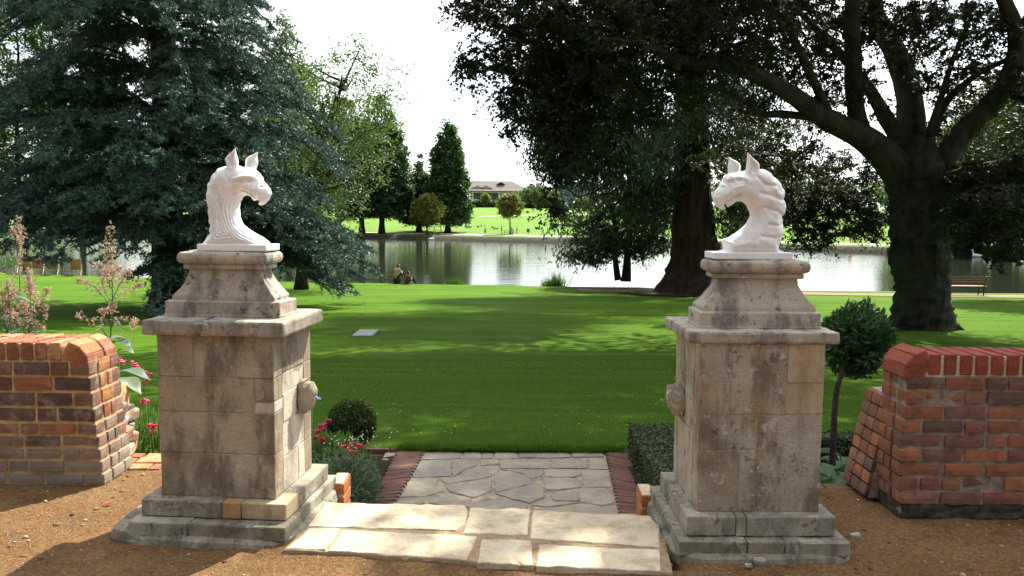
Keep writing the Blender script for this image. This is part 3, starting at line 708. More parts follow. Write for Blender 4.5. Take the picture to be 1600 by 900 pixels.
# ------------------------------------------------------------------ brick walls
def wall_left():
    x1, y0, y1, H = -2.43, 4.9, 5.27, .745
    t = thing('brick_wall', 'weathered mixed brick garden wall with sunlit curved coping, beside the plume poppies', 'garden wall', (x1, y0, 0))
    co, Fc = rbox(.9, (y1 - y0) / 2 - .0065, H / 2 + .01, (6, 3, 4), .004, .002); 
    part('mortar', co * 1.0 + np.stack([-.079 * (co[:, 2] / H + .5) + .022, 0 * co[:, 0], 0 * co[:, 0]], 1) + np.array([x1 - .9 - .008, (y0 + y1) / 2, H / 2 - .01]), Fc, M['mortar_yellow'], t, world=True)
    hs = [.075] * 5 + [.0925] * 4; z = 0
    for k, h in enumerate(hs):
        bat = -.0088 * k + .022
        flush = 1
        x = x1 + bat
        seq = [.215, .105] if k % 2 else [.105, .215, .215]
        first = True; j = 0
        while x > x1 - 1.75:
            L = (.105 if (k + j) % 3 == 0 else .215) * rs.uniform(.9, 1.08) if not first else (.215 if k % 2 else .11)
            put_brick(t, 'brick_l', (x - L / 2, y0 + .05 + rs.normal() * .003, z + h / 2), (L, .104, h - .016), (rs.normal() * .008, rs.normal() * .012, rs.normal() * .01))
            put_brick(t, 'brick_l', (x - L / 2, y1 - .05, z + h / 2), (L, .104, h - .016))
            x -= L + .014; first = False; j += 1
        # end face
        yy = y0 + .112; a = [.09, .15] if k % 2 else [.15, .09]
        for w in ([.155] if k in (2, 6) else a):
            w = min(w, y1 - .1 - yy) if w < .155 else .155
            put_brick(t, 'brick_l' if k < 5 else 'brick_cope_l', (x1 + bat - .05, yy + w / 2 + .004, z + h / 2), (w - .006, .104, h - .016), (rs.normal() * .01, 0, PI / 2)); yy += w + .006
        z += h
    # brick-on-edge coping, fanned over the end
    W_ = y1 - y0
    V, F = rbox(.83, W_ / 2 - .012, .052, (4, 2, 2), .003, .001); part('coping_mortar', V + np.array([x1 - 1.04, (y0 + y1) / 2, H + .045]), F, M['mortar_yellow'], t, world=True)
    def cope(c, rot, th=.066):
        # a brick on edge: long axis across the wall (two per row)
        for yy, L in ((y0 + .106, .212), (y0 + .106 + .212 / 2 + .012 + (W_ - .224) / 2, W_ - .226)):
            o = put_brick(t, 'brick_cope_l', (c[0], yy, c[1]), (L, th, .104)); o.rotation_euler = (Euler((0, rot, 0)).to_matrix() @ Euler((0, 0, PI / 2)).to_matrix()).to_euler()
    for k in range(19): cope((x1 - .245 - k * .083, H + .056), rs.normal() * .015)
    pv = np.array([x1 - .188, H - .02])
    V, F = tube([(pv[0], y0 + .012, pv[1]), (pv[0], y1 - .012, pv[1])], .105, 20); part('coping_mortar', V, F, M['mortar_yellow'], t, True, world=True)
    for ang in (.42, .92, 1.42): cope((pv[0] + .082 * math.sin(ang), pv[1] + .082 * math.cos(ang)), ang, .07)
    # rubble toothing behind the end
    for k in range(30):
        z = .06 + (k // 3) * .065; fr = k % 3
        top = .64 - fr * .13
        if z > top: continue
        s = rs.uniform(.10, .17); V, F = rbox(s * .5, .058, .036, (4, 3, 3), .014, .010, 14, k, .012)
        o = part('rubble_stone', V, F, M['rubble'], t); o.location = (-.20 + .075 * (1 - z / .7) + rs.normal() * .012, y1 - y0 + .055 + fr * .105, z + rs.normal() * .01); o.rotation_euler = (rs.normal() * .12, rs.normal() * .15, rs.normal() * .2 + PI / 2 * (rs.rand() < .4))
    V, F = rbox(.1, .17, .25, (4, 4, 6), .05, .03, 5, 3); part('rubble_mortar', V + np.array([x1 - .21, y1 + .15, .25]), F, M['mortar_yellow'], t, world=True)
wall_left()
def wall_right():
    x0, y0, y1, z0, ch = 2.10, 4.45, 4.73, .075, .0785
    H = z0 + 9 * ch
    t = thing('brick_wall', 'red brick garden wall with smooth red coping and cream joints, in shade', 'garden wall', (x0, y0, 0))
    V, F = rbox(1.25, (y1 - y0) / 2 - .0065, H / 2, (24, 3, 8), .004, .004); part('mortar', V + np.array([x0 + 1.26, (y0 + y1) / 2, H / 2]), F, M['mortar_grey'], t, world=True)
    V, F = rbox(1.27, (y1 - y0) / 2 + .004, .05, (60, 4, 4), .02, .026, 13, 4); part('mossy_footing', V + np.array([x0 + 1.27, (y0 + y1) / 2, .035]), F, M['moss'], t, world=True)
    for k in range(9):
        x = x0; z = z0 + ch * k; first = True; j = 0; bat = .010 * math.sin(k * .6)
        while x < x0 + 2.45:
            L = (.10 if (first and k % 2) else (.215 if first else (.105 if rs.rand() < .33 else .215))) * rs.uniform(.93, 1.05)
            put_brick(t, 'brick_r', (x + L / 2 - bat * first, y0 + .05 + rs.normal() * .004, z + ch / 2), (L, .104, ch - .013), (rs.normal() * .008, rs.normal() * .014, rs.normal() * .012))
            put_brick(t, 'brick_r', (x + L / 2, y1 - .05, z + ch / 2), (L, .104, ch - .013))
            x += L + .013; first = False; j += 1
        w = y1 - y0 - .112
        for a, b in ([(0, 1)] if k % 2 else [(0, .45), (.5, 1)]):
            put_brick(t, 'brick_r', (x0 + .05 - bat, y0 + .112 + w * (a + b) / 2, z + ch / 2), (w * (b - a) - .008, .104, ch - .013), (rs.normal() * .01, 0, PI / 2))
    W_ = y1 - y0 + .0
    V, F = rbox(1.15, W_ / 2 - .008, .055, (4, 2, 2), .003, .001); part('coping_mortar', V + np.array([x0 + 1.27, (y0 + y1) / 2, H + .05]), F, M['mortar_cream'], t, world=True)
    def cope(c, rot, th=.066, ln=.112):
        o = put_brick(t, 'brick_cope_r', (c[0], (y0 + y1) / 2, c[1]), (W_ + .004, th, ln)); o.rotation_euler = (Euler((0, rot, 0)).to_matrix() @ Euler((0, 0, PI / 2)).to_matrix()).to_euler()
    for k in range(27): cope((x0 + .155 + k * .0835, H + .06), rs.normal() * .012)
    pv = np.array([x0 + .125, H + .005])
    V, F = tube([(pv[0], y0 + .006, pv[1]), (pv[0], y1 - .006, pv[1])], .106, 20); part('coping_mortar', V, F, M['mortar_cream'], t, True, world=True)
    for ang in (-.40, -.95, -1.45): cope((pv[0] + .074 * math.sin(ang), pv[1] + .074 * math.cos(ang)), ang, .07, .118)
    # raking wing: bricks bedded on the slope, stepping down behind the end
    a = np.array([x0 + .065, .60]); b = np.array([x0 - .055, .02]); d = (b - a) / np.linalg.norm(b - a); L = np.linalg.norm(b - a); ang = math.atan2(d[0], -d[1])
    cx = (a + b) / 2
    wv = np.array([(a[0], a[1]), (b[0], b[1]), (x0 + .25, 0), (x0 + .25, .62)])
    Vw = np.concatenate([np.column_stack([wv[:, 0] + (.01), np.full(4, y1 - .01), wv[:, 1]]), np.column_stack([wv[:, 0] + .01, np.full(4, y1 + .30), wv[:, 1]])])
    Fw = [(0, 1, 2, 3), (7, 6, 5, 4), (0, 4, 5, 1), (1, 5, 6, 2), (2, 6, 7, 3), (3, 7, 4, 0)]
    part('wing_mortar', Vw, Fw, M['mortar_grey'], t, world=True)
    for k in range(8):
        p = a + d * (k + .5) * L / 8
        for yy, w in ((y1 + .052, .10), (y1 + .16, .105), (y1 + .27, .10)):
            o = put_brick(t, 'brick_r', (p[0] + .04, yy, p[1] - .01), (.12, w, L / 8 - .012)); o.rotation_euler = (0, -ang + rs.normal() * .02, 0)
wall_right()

# ------------------------------------------------------------------ gate pillars
def rect_prof(prof, nseg=14, corner=.006, amp=.003, fr=9, seed=0, chip=0.):
    """prof: (z, hx, hy) rings of a rounded rectangle"""
    rings = []
    for z, hx, hy in prof:
        c = min(corner, hx * .4, hy * .4); pts = []
        for sx, sy, a0 in ((1, -1, -PI / 2), (1, 1, 0), (-1, 1, PI / 2), (-1, -1, PI)):
            cxx, cyy = sx * (hx - c), sy * (hy - c)
            for q in range(3): a = a0 + q / 2 * PI / 2; pts.append((cxx + c * math.cos(a), cyy + c * math.sin(a)))
            nx = {(1, -1): (1, 1), (1, 1): (-1, 1), (-1, 1): (-1, -1), (-1, -1): (1, -1)}[(sx, sy)]
            e = np.array([nx[0] * (hx - c), nx[1] * (hy - c)]); 
            p0 = np.array(pts[-1]); nxt = {(1, -1): (hx, hy - c), (1, 1): (-(hx - c), hy), (-1, 1): (-hx, -(hy - c)), (-1, -1): (hx - c, -hy)}[(sx, sy)]
            for q in range(1, nseg): pts.append(tuple(p0 + (np.array(nxt) - p0) * q / nseg))
        rings.append(np.column_stack([pts, np.full(len(pts), z)]))
    V, F = ring_loft(rings)
    if amp:
        n = V.copy(); n[:, 2] = 0; n = unit(n); n[-2:] = 0
        V = V + n * (amp * fbm(V * fr + seed * 5.1, 4, seed))[:, None]
        if chip: V = V - n * (chip * np.clip(fbm(V * 14 + seed * 9, 3, seed + 9) - .12, 0, 1))[:, None]
    return V, F
def pillar(name, label, c, yaw, d, front, stone, seed, left):
    t = thing(name, label, 'gate pillar', (c[0], c[1], 0), yaw)
    r = np.random.RandomState(seed)
    hx, hy, zb, zc = d['hxS'], d['hyS'], d['zB1'], d['zC0']
    V, F = rbox(hx - .0045, hy - .0045, (zc - zb) / 2 + .02, (4, 4, 6), .004, .001); part('mortar', V + np.array([0, 0, (zb + zc) / 2]), F, M['mortar_gate'], t)
    def block(x0, x1, y0, y1, z0, z1, mat, nm='stone_block', amp=.0028, chip=.006, g=.0008, rr=.0035, dz=0.):
        sx, sy, sz = (x1 - x0) / 2 - g, (y1 - y0) / 2 - g, (z1 - z0) / 2 - g
        n = tuple(int(min(14, max(3, round(s / .022)))) for s in (sx, sy, sz))
        V, F = rbox(sx, sy, sz, n, rr, amp, 11, r.randint(99), chip)
        o = part(nm, V, F, M[mat], t); o.location = ((x0 + x1) / 2, (y0 + y1) / 2, (z0 + z1) / 2); return o
    H = zc - zb
    for (u0, u1, v0, v1, m) in front:
        dp = r.uniform(.35, .6); e = r.uniform(-.003, .003)
        block(-hx + 2 * hx * u0, -hx + 2 * hx * u1, -hy + e, -hy + .12 + .0 * dp, zc - H * v1, zc - H * v0, m)
    for k, (v0, v1) in enumerate(((0, .25), (.25, .38), (.38, .56), (.56, .78), (.78, 1))):   # flanks and back
        for sx in (-1, 1):
            cuts = [-hy + .12, -hy + .12 + (2 * hy - .24) * r.uniform(.3, .7), hy - .12] if k % 2 == 0 else [-hy + .12, hy - .12]
            for a, b in zip(cuts[:-1], cuts[1:]):
                e = r.uniform(-.003, .003); xa, xb = sorted((sx * (hx + e), sx * (hx - .12)))
                block(xa, xb, a, b, zc - H * v1, zc - H * v0, 'stone_pale_sunlit' if (left and sx > 0 and k > 0) else stone, amp=.005)  # sun-facing flank: paler blocks, partly real pallor, partly sunlight painted in
        cut = r.uniform(.35, .65)
        for a, b in ((0, cut), (cut, 1)): block(-hx + 2 * hx * a, -hx + 2 * hx * b, hy - .12, hy, zc - H * v1, zc - H * v0, stone)
    # hinge stone on the gate side
    s = 1 if left else -1
    V, F = rbox(.062, .085, .092, (12, 12, 12), .06, .034, 9, seed, .02); V[:, 0] *= 1 - .25 * np.clip(-V[:, 2] / .08, -1, 1)
    o = part('hinge_stone', V, F, M['stone' if left else 'stone_r'], t, True); o.location = (s * (hx + .02), hy * .42 if left else hy * .35, zb + H * (.55 if left else .56))
    # plinth courses
    A, B = (d['hxA'], d['hyA']), (d['hxB'], d['hyB'])
    zA0, zA1 = d['zA0'], d['zA1']
    def course(h, z0, z1, cuts, mats, nm, amp, chip):
        x = [-h[0] + 2 * h[0] * q for q in cuts]
        for a, b, m in zip(x[:-1], x[1:], mats): block(a, b, -h[1], -h[1] * .45, z0, z1, m, nm, amp, chip, .0010, .006)
        for a, b in ((0, .52), (.52, 1)): block(-h[0] + 2 * h[0] * a, -h[0] + 2 * h[0] * b, -h[1] * .45, h[1], z0, z1, 'stone_base', nm, amp, chip, .0010, .006)
    if left:
        course(B, zA1, zB1 := d['zB1'], [0, .56, .69, 1], ['stone_base', 'orange_tile', 'tan'], 'plinth_stone', .003, .008)
        course(A, zA0 - .01, zA1, [0, .38, 1], ['stone_base', 'stone_low'], 'base_stone', .006, .02)
    else:
        course(B, zA1, d['zB1'], [0, .33, .40, 1], ['stone_base'] * 3, 'plinth_stone', .004, .010)
        course(A, zA0 - .01, zA1, [0, .4, .62, 1], ['stone_low', 'stone_low', 'stone_base'], 'base_stone', .006, .02)
    # rough foundation
    n = 60; a = np.arange(n) / n * 2 * PI; rings = []
    ex = .07; 
    for z, k in ((-.12, 1.0), (-.02, 1.02), (zA0 - .012, 1.0), (zA0 + .004, .955)):
        px = np.sign(np.cos(a)) * np.abs(np.cos(a)) ** .28 * (A[0] + ex * .45) * k; py = np.sign(np.sin(a)) * np.abs(np.sin(a)) ** .28 * (A[1] + ex * .3) * k
        q = np.column_stack([px, py, np.full(n, z)])
        if left: q[:, 0] -= np.where(q[:, 0] < -A[0] * .5, .085, 0) * np.clip((-q[:, 0] / A[0] - .5) * 2, 0, 1); q[:, 2] += np.where(q[:, 0] < -A[0] * .9, .03, 0) * (z > -.05)
        q[:, :2] *= 1 + (.045 * fbm(np.column_stack([q[:, :2] * 7, np.full(n, z * 3)]) + seed, 3, seed))[:, None]
        q[:, 2] += .012 * fbm(q * 9 + seed, 2, seed + 1); rings.append(q)
    V, F = ring_loft(rings); part('foundation_stone', V, F, M['stone_low'], t)
    # cap slab
    C = (d['hxC'], d['hyC']); z0, z1 = d['zC0'], d['zC1']
    def cap(x0, x1, nm='cap_slab'):
        V, F = rbox((x1 - x0) / 2, C[1], (z1 - z0) / 2, (22, 18, 5), .010, .004, 12, seed + int(x0 * 50), .020)
        o = part(nm, V, F, M['stone_cap'], t); o.location = ((x0 + x1) / 2, 0, (z0 + z1) / 2)
    if left:
        cap(-C[0], -C[0] + 2 * C[0] * .395); cap(-C[0] + 2 * C[0] * .425, C[0])
        V, F = rbox(.04, .2, .034, (5, 8, 5), .014, .008, 16, 5, .01); o = part('mortar_lump', V, F, M['stone_base'], t); o.location = (-C[0] + 2 * C[0] * .43, -C[1] + .17, z0 + .034)
    else:
        cap(-C[0], C[0])
    # moulded pedestal
    z = d['zC1']; zD = d['zD1']; ox, oy = d['Dx'], d['Dy']; hD = (d['hxD'], d['hyD']); k = (1 if left else 1.02)
    f = lambda dz, a, b: (zD + dz * 1.12, a * k * (1 if dz < .03 else (1 - .055 * min(1, (dz - .03) / .1))), b * k)
    q = hD[1] / .13
    prof = [(z - .01, hD[0], hD[1]), (z + .003, hD[0] + .004, hD[1] + .004), (z + .012, hD[0], hD[1]), ((z + zD) / 2, hD[0], hD[1]), (zD - .005, hD[0], hD[1]), (zD, hD[0] - .005, hD[1] - .005), f(.001, .285, .117), f(.003, .276, .112), f(.018, .275, .111), f(.026, .268, .109)]
    for i in range(9):
        s_ = (i + 1) / 9; w = .268 + (.203 - .268) * (1 - (1 - s_) ** 1.7); b = .109 + (.078 - .109) * (1 - (1 - s_) ** 1.7); prof.append(f(.026 + .118 * s_, w, b))
    prof += [f(.146, .224, .092), f(.149, .228, .096), f(.166, .228, .096), f(.168, .222, .092), f(.172, .236, .100)]
    for i in range(7): a_ = i / 6 * PI - PI / 2; prof.append(f(.198 + .026 * math.sin(a_), .236 + .018 * math.cos(a_), .100 + .018 * math.cos(a_)))
    prof += [f(.2255, .222, .092), f(.232, .19, .08)]
    V, F = rect_prof(prof, 16, .006, .004, 9, seed, .014); V[:, 0] += ox; V[:, 1] += oy
    part('moulded_pedestal', V, F, M['stone_ped'], t)
    return t, (ox + (.028 if left else -.016), oy, zD + .2255 * 1.12)
LD = dict(hxA=.401, hyA=.428, hxB=.376, hyB=.346, hxS=.3, hyS=.281, hxC=.364, hyC=.311, hxD=.306, hyD=.13, Dx=-.026, Dy=-.007, zA0=.032, zA1=.098, zB1=.185, zC0=1.009, zC1=1.085, zD1=1.164)
RD = dict(hxA=.406, hyA=.417, hxB=.358, hyB=.354, hxS=.298, hyS=.29, hxC=.36, hyC=.309, hxD=.298, hyD=.138, Dx=.016, Dy=-.042, zA0=.028, zA1=.091, zB1=.191, zC0=1.016, zC1=1.074, zD1=1.152)
s, g, tn = 'stone', 'stone_low', 'tan'
frontL = [(0, .31, 0, .255, s), (.31, .68, 0, .255, s), (.68, 1, 0, .255, s), (0, .47, .255, .47, s), (.47, .83, .255, .47, s), (.83, 1, .255, .40, s), (.83, 1, .40, .47, 'stone_pale_sunlit'), (0, .46, .47, .725, s), (.46, 1, .47, .725, s), (0, .30, .725, 1, s), (.30, .53, .725, 1, s), (.53, 1, .725, 1, s)]
sr_ = 'stone_r'
frontR = [(0, .25, 0, .23, sr_), (.25, .70, 0, .42, sr_), (.70, 1, 0, .23, 'tan'), (0, .25, .23, .63, sr_), (.70, 1, .23, .415, 'tan'), (.25, .47, .42, .63, sr_), (.47, 1, .42, 1, sr_), (0, .33, .63, 1, sr_), (.33, .47, .63, 1, sr_)]
pl, topL = pillar('gate_pillar', 'sunlit square stone gate pillar with cracked cap, next to the mixed brick wall', (-1.451, 4.446), -.088, LD, frontL, 'stone', 11, True)
pr, topR = pillar('gate_pillar', 'shaded square stone gate pillar with tan patches, next to the red brick wall', (1.200, 4.290), .008, RD, frontR, 'stone_r', 23, False)
pl['group'] = pr['group'] = 'pair of stone gate pillars'
for px, py, s_, lb in ((1186, 878, .022, 'angular grey stone, larger of two lying before the shaded pillar foot'), (1170, 884, .014, 'small grey stone beside the larger angular one at the shaded pillar foot'), (1250, 868, .012, 'small flat stone half under the front edge of the shaded pillar base'), (1335, 838, .02, 'pale broken stone at the corner of the shaded pillar facing the red wall')):
    c = onz(px, py, .01); V, F = rbox(s_ * 1.3, s_, s_ * .8, (5, 5, 4), s_ * .3, s_ * .4, 30, px, .004)
    o = link('loose_stone', mesh('loose_stone', V, F, [M['stone_base']], True)); o.location = c; tag(o, lb, 'stone', 'broken stones by the shaded pillar')

# ------------------------------------------------------------------ griffin busts
def poly_sdf(P, X, Z):
    """signed distance, positive inside"""
    d = np.full(X.shape, 1e9); ins = np.zeros(X.shape, bool)
    for (ax, az), (bx, bz) in zip(P, np.roll(P, -1, 0)):
        ex, ez = bx - ax, bz - az; wx, wz = X - ax, Z - az
        t = np.clip((wx * ex + wz * ez) / (ex * ex + ez * ez + 1e-12), 0, 1)
        d = np.minimum(d, (wx - ex * t) ** 2 + (wz - ez * t) ** 2)
        c = ((az <= Z) & (bz > Z)) | ((bz <= Z) & (az > Z))
        xs_ = ax + (Z - az) / np.where(abs(bz - az) < 1e-12, 1e-12, bz - az) * ex
        ins ^= c & (X < xs_)
    return np.where(ins, 1, -1) * np.sqrt(d)
def cap_sdf(X, Y, Z, a, b, ra, rb):
    a = np.array(a); b = np.array(b); ab = b - a
    t = np.clip(((X - a[0]) * ab[0] + (Y - a[1]) * ab[1] + (Z - a[2]) * ab[2]) / ab.dot(ab), 0, 1)
    return np.sqrt((X - a[0] - ab[0] * t) ** 2 + (Y - a[1] - ab[1] * t) ** 2 + (Z - a[2] - ab[2] * t) ** 2) - (ra + (rb - ra) * t)
def smin(a, b, k): h = np.clip(.5 + .5 * (b - a) / k, 0, 1); return b + (a - b) * h - k * h * (1 - h)
def griffin(style):
    if style == 0:
        sc = 1 / (4.5 * 309); cx, cz = 363, 815; sg = 1
        P = [(128, 800), (120, 765), (150, 715), (178, 690), (168, 672), (176, 640), (162, 610), (168, 580), (158, 545), (164, 510), (154, 470), (148, 415), (158, 380), (160, 335), (178, 318), (190, 285), (205, 262), (225, 250), (240, 226), (300, 205), (345, 200), (420, 215), (465, 222), (502, 248), (524, 280), (534, 312), (562, 338), (590, 366), (599, 405), (590, 446), (568, 478), (540, 490), (520, 484), (526, 462), (516, 440), (498, 452), (484, 454), (462, 428), (430, 414), (396, 428), (380, 466), (376, 512), (386, 570), (412, 618), (450, 652), (500, 682), (560, 712), (612, 745), (630, 775), (630, 800)]
        relief = [([(418, 378), (465, 400), (510, 432)], -.020, .0045), ([(536, 322), (516, 365), (508, 408)], -.009, .005), ([(385, 302), (440, 282), (500, 284), (524, 300)], .012, .011), ([(410, 326), (486, 322)], -.013, .008), ([(440, 324), (452, 323)], .010, .006), ([(545, 356), (551, 358)], -.014, .005), ([(430, 352), (480, 372)], .006, .007), ([(310, 250), (350, 330), (400, 400)], -.004, .008)]; ears = [((356, -.040, 235), (350, -.040, 170), (376, -.046, 88)), ((430, .040, 238), (442, .042, 175), (478, .046, 104))]
        eye = (448, 322); mouth = ((425, 382), (505, 428)); plate = (112, 612)
    else:
        sc = 1 / (4.735 * 324); cx, cz = 402, 862; sg = 1
        P = [(130, 830), (150, 800), (178, 792), (168, 745), (166, 716), (215, 702), (290, 652), (350, 606), (380, 570), (396, 540), (396, 505), (374, 450), (340, 424), (300, 430), (268, 452), (248, 466), (235, 460), (222, 440), (208, 456), (212, 490), (180, 488), (142, 462), (128, 400), (146, 350), (176, 318), (184, 294), (210, 284), (212, 250), (240, 216), (300, 208), (400, 180), (450, 176), (498, 184), (530, 202), (552, 232), (586, 258), (612, 284), (626, 318), (646, 340), (650, 372), (638, 402), (656, 432), (664, 470), (656, 520), (634, 545), (646, 596), (652, 660), (640, 700), (618, 742), (610, 790), (660, 812), (660, 830)]
        relief = [([(220, 424), (258, 402), (312, 374)], -.020, .0045), ([(206, 288), (232, 326), (238, 384)], -.009, .005), ([(216, 268), (250, 240), (300, 236), (340, 256)], .012, .011), ([(238, 284), (300, 270)], -.013, .008), ([(262, 280), (274, 278)], .010, .006), ([(196, 320), (201, 322)], -.014, .005), ([(255, 330), (320, 310)], .006, .007), ([(420, 240), (470, 300), (560, 310), (600, 360)], -.010, .008), ([(440, 360), (520, 380), (600, 420), (640, 410)], -.010, .008), ([(470, 470), (560, 500), (640, 540)], -.009, .008), ([(500, 600), (580, 610), (640, 590)], -.008, .008), ([(440, 690), (540, 700), (630, 690)], -.007, .008)]; ears = [((390, -.036, 235), (396, -.040, 165), (356, -.045, 64)), ((300, .040, 235), (300, .042, 165), (264, .045, 88))]
        eye = (292, 268); mouth = ((215, 412), (305, 378)); plate = (112, 692)
    def cv(p):   # outline units to metres; the head is carried forward of the neck
        x, z = (p[0] - cx) * sc, (cz - p[1]) * sc; fw = 1 if style == 0 else -1
        return np.array([x + fw * .036 * min(1, max(0, (z - .15) / .14)) * min(1, max(0, (fw * x + .10) / .22)), z])
    P = np.array([cv(p) for p in P])
    h = .0034; xs = np.arange(-.25, .25, h); ys = np.arange(-.14, .14, h); zs = np.arange(-.012, .58, h)
    X2, Z2 = np.meshgrid(xs, zs, indexing='ij'); d2 = poly_sdf(P, X2, Z2)
    nz2 = fbm(np.stack([X2 * 22, Z2 * 9, X2 * 0], -1), 3, 4 + style)
    base = np.clip(1 - Z2 / .16, 0, 1); bx = cv((560, 0))[0] if style == 0 else cv((200, 0))[0]
    beak = np.clip((X2 - cv((500, 0))[0]) / .05, 0, 1) if style == 0 else np.clip((cv((230, 0))[0] - X2) / .05, 0, 1)
    beak = beak * (Z2 > .22); Wd = .078 + .022 * base - .030 * beak; Rr = .066 - .026 * beak
    if style == 0:
        q = d2 / .0125 + nz2 * 1.6; neck = np.clip((.40 - Z2) / .06, 0, 1) * np.clip(Z2 / .06 - .3, 0, 1)
        xm, zm = cv((395, 440)); face = np.clip((X2 - xm + .10) / .05, 0, 1) * np.clip((Z2 - zm + .03) / .05, 0, 1)
        gro = (.0052 * np.sin(2 * PI * q) * neck + .004 * np.sin(2 * PI * (d2 / .017 + nz2 * 1.2)) * np.clip((.13 - d2 * 2.4) / .08, 0, 1) * (X2 < cv((300, 0))[0])) * (1 - face)
        gro = gro + .004 * fbm(np.stack([X2 * 30, Z2 * 30, X2 * 0], -1), 2, 6) * face
    else:
        rear = np.clip((X2 - cv((430, 0))[0]) / .06, 0, 1)
        gro = .013 * fbm(np.stack([X2 * 20, Z2 * 17, X2 * 0 + 3], -1), 2, 9) * rear * np.clip(Z2 / .1 - .5, 0, 1) + .0035 * fbm(np.stack([X2 * 26, Z2 * 10, X2 * 0 + 8], -1), 3, 12)
    for pts, amp, wd in relief:
        q2 = np.array([cv(p) for p in pts]); dm = np.full(X2.shape, 9.)
        for a, b in zip(q2[:-1], q2[1:]):
            ab = b - a; tt = np.clip(((X2 - a[0]) * ab[0] + (Z2 - a[1]) * ab[1]) / ab.dot(ab), 0, 1); dm = np.minimum(dm, np.hypot(X2 - a[0] - ab[0] * tt, Z2 - a[1] - ab[1] * tt))
        gro = gro + amp * np.exp(-(dm / wd) ** 2)
    Y = ys[None, :, None]; dd = np.minimum(d2 / Rr, 1.0)[:, None, :]; Wn = (Wd + gro)[:, None, :]
    F = (np.sqrt(np.maximum((Y / Wn) ** 2 + np.where(dd > 0, (1 - dd) ** 2, (1 - dd) ** 2), 1e-9)) - 1) * .05
    X = X2[:, None, :] + 0 * Y; Z = Z2[:, None, :] + 0 * Y; Yf = Y + 0 * X
    px0, px1 = cv((plate[0], 0))[0], cv((plate[1], 0))[0]
    bxd = np.maximum(np.maximum(np.abs(X - (px0 + px1) / 2) - (px1 - px0) / 2 + .003, np.abs(Yf) - .098), np.abs(Z - .016) - .017)
    F = F + .0016 * fbm(np.stack([X * 45, Yf * 45, Z * 30], -1), 2, 31 + style)
    F = smin(F, bxd, .008)
    for e0, e1, e2 in ears:
        a, b, c = [np.array([cv((p[0], p[2]))[0], p[1], cv((p[0], p[2]))[1]]) for p in (e0, e1, e2)]
        E = smin(cap_sdf(X, Yf, Z, a, b, .028, .032), cap_sdf(X, Yf, Z, b, c, .032, .003), .01)
        off = np.array([0, -.022, 0]); 
        E = np.maximum(E, -np.minimum(cap_sdf(X, Yf, Z, (a + b) / 2 + off, b + off, .014, .018), cap_sdf(X, Yf, Z, b + off, c + off * .6 - (c - b) * .15, .018, .003)))
        F = smin(F, E, .012)
    V, Q = surface_nets(F, (xs[0], ys[0], zs[0]), h)
    return V, Q
for st, top, base, yaw, lab in ((0, topL, pl, -.03, 'white painted griffin head with combed feather mane, facing the other griffin from the sunlit pillar'), (1, topR, pr, .05, 'white painted griffin head with lumpy curled mane on the shaded pillar')):
    V, Q = griffin(st)
    o = link('griffin_bust', mesh('griffin_bust', V, Q, [M['white_stone']], True)); tag(o, lab, 'statue', 'pair of griffin statues')
    c, s_ = math.cos(base.rotation_euler[2]), math.sin(base.rotation_euler[2])
    o.location = (base.location[0] + c * top[0] - s_ * top[1], base.location[1] + s_ * top[0] + c * top[1], top[2] + .006); o.scale = (.96, .92, 1.0); o.rotation_euler = (0, 0, base.rotation_euler[2] + yaw)

# ------------------------------------------------------------------ trees
def leaf_cloud(cent, axes, n_per, L, Wd, droop=.3, flat=.28, r=rs, twigs=0):
    """clusters: centre, radius -> leaves in flattened tilted sprays"""
    k = len(cent); rad = axes
    N = unit(np.column_stack([r.normal(size=(k, 2)) * .45, np.ones(k)])); D = unit(np.column_stack([r.normal(size=(k, 2)), np.full(k, -droop)]))
    U = unit(D - N * (D * N).sum(1, keepdims=True)); B = np.cross(N, U)
    i = np.repeat(np.arange(k), n_per); m = len(i)
    u = r.normal(size=m) * .55; v = r.normal(size=m) * .45; w = r.normal(size=m) * flat
    if twigs:
        tw = i * twigs + r.randint(twigs, size=m); kk = k * twigs; ta = r.normal(size=kk) * 1.0; tw_w = r.normal(size=kk) * flat * .7; tl = r.uniform(.7, 1.5, kk); tf = r.uniform(-.35, 1, m)
        u = np.cos(ta[tw]) * tl[tw] * tf + r.normal(size=m) * .05; v = np.sin(ta[tw]) * tl[tw] * tf + r.normal(size=m) * .06; w = tw_w[tw] * (.4 + tf) + r.normal(size=m) * .04
    C = cent[i] + (U[i] * u[:, None] + B[i] * v[:, None] + N[i] * w[:, None]) * rad[i][:, None]
    C[:, 2] -= droop * .6 * rad[i] * u * u
    A = unit(U[i] * r.uniform(.2, 1, m)[:, None] + B[i] * (r.normal(size=m))[:, None] * .7 + np.array([0, 0, -droop]) * r.uniform(0, 1.4, m)[:, None])
    NN = unit(N[i] + rdir(m, r) * .75)
    sc = r.uniform(.65, 1.3, m)
    return leafquads(C, A, NN, L * sc, Wd * sc, .12)
def attach(skel, skr, cl, mb, rmin, wob=.12, r=rs, mat=0, maxd=9):
    """twigs from the nearest skeleton or earlier cluster to each cluster centre"""
    pts = np.array(skel); order = np.argsort([((pts - c) ** 2).sum(1).min() for c in cl])
    P = np.zeros((len(pts) + len(cl), 3)); P[:len(pts)] = pts; R = np.zeros(len(P)); R[:len(pts)] = skr; n = len(pts)
    for o in order:
        c = cl[o]; d = ((P[:n] - c) ** 2).sum(1); j = d.argmin(); L = math.sqrt(d[j])
        p = P[j]; rr = max(rmin, min(R[j] * .55, .012 + .012 * L)); 
        mid = (p + c) / 2 + r.normal(size=3) * L * wob + np.array([0, 0, L * .08])
        V, F = tube([p, mid, c], [rr, rr * .7, rmin * .6], 4, caps=False); mb.add(V, F, mat)
        P[n] = c; R[n] = max(rmin, rr * .6); n += 1
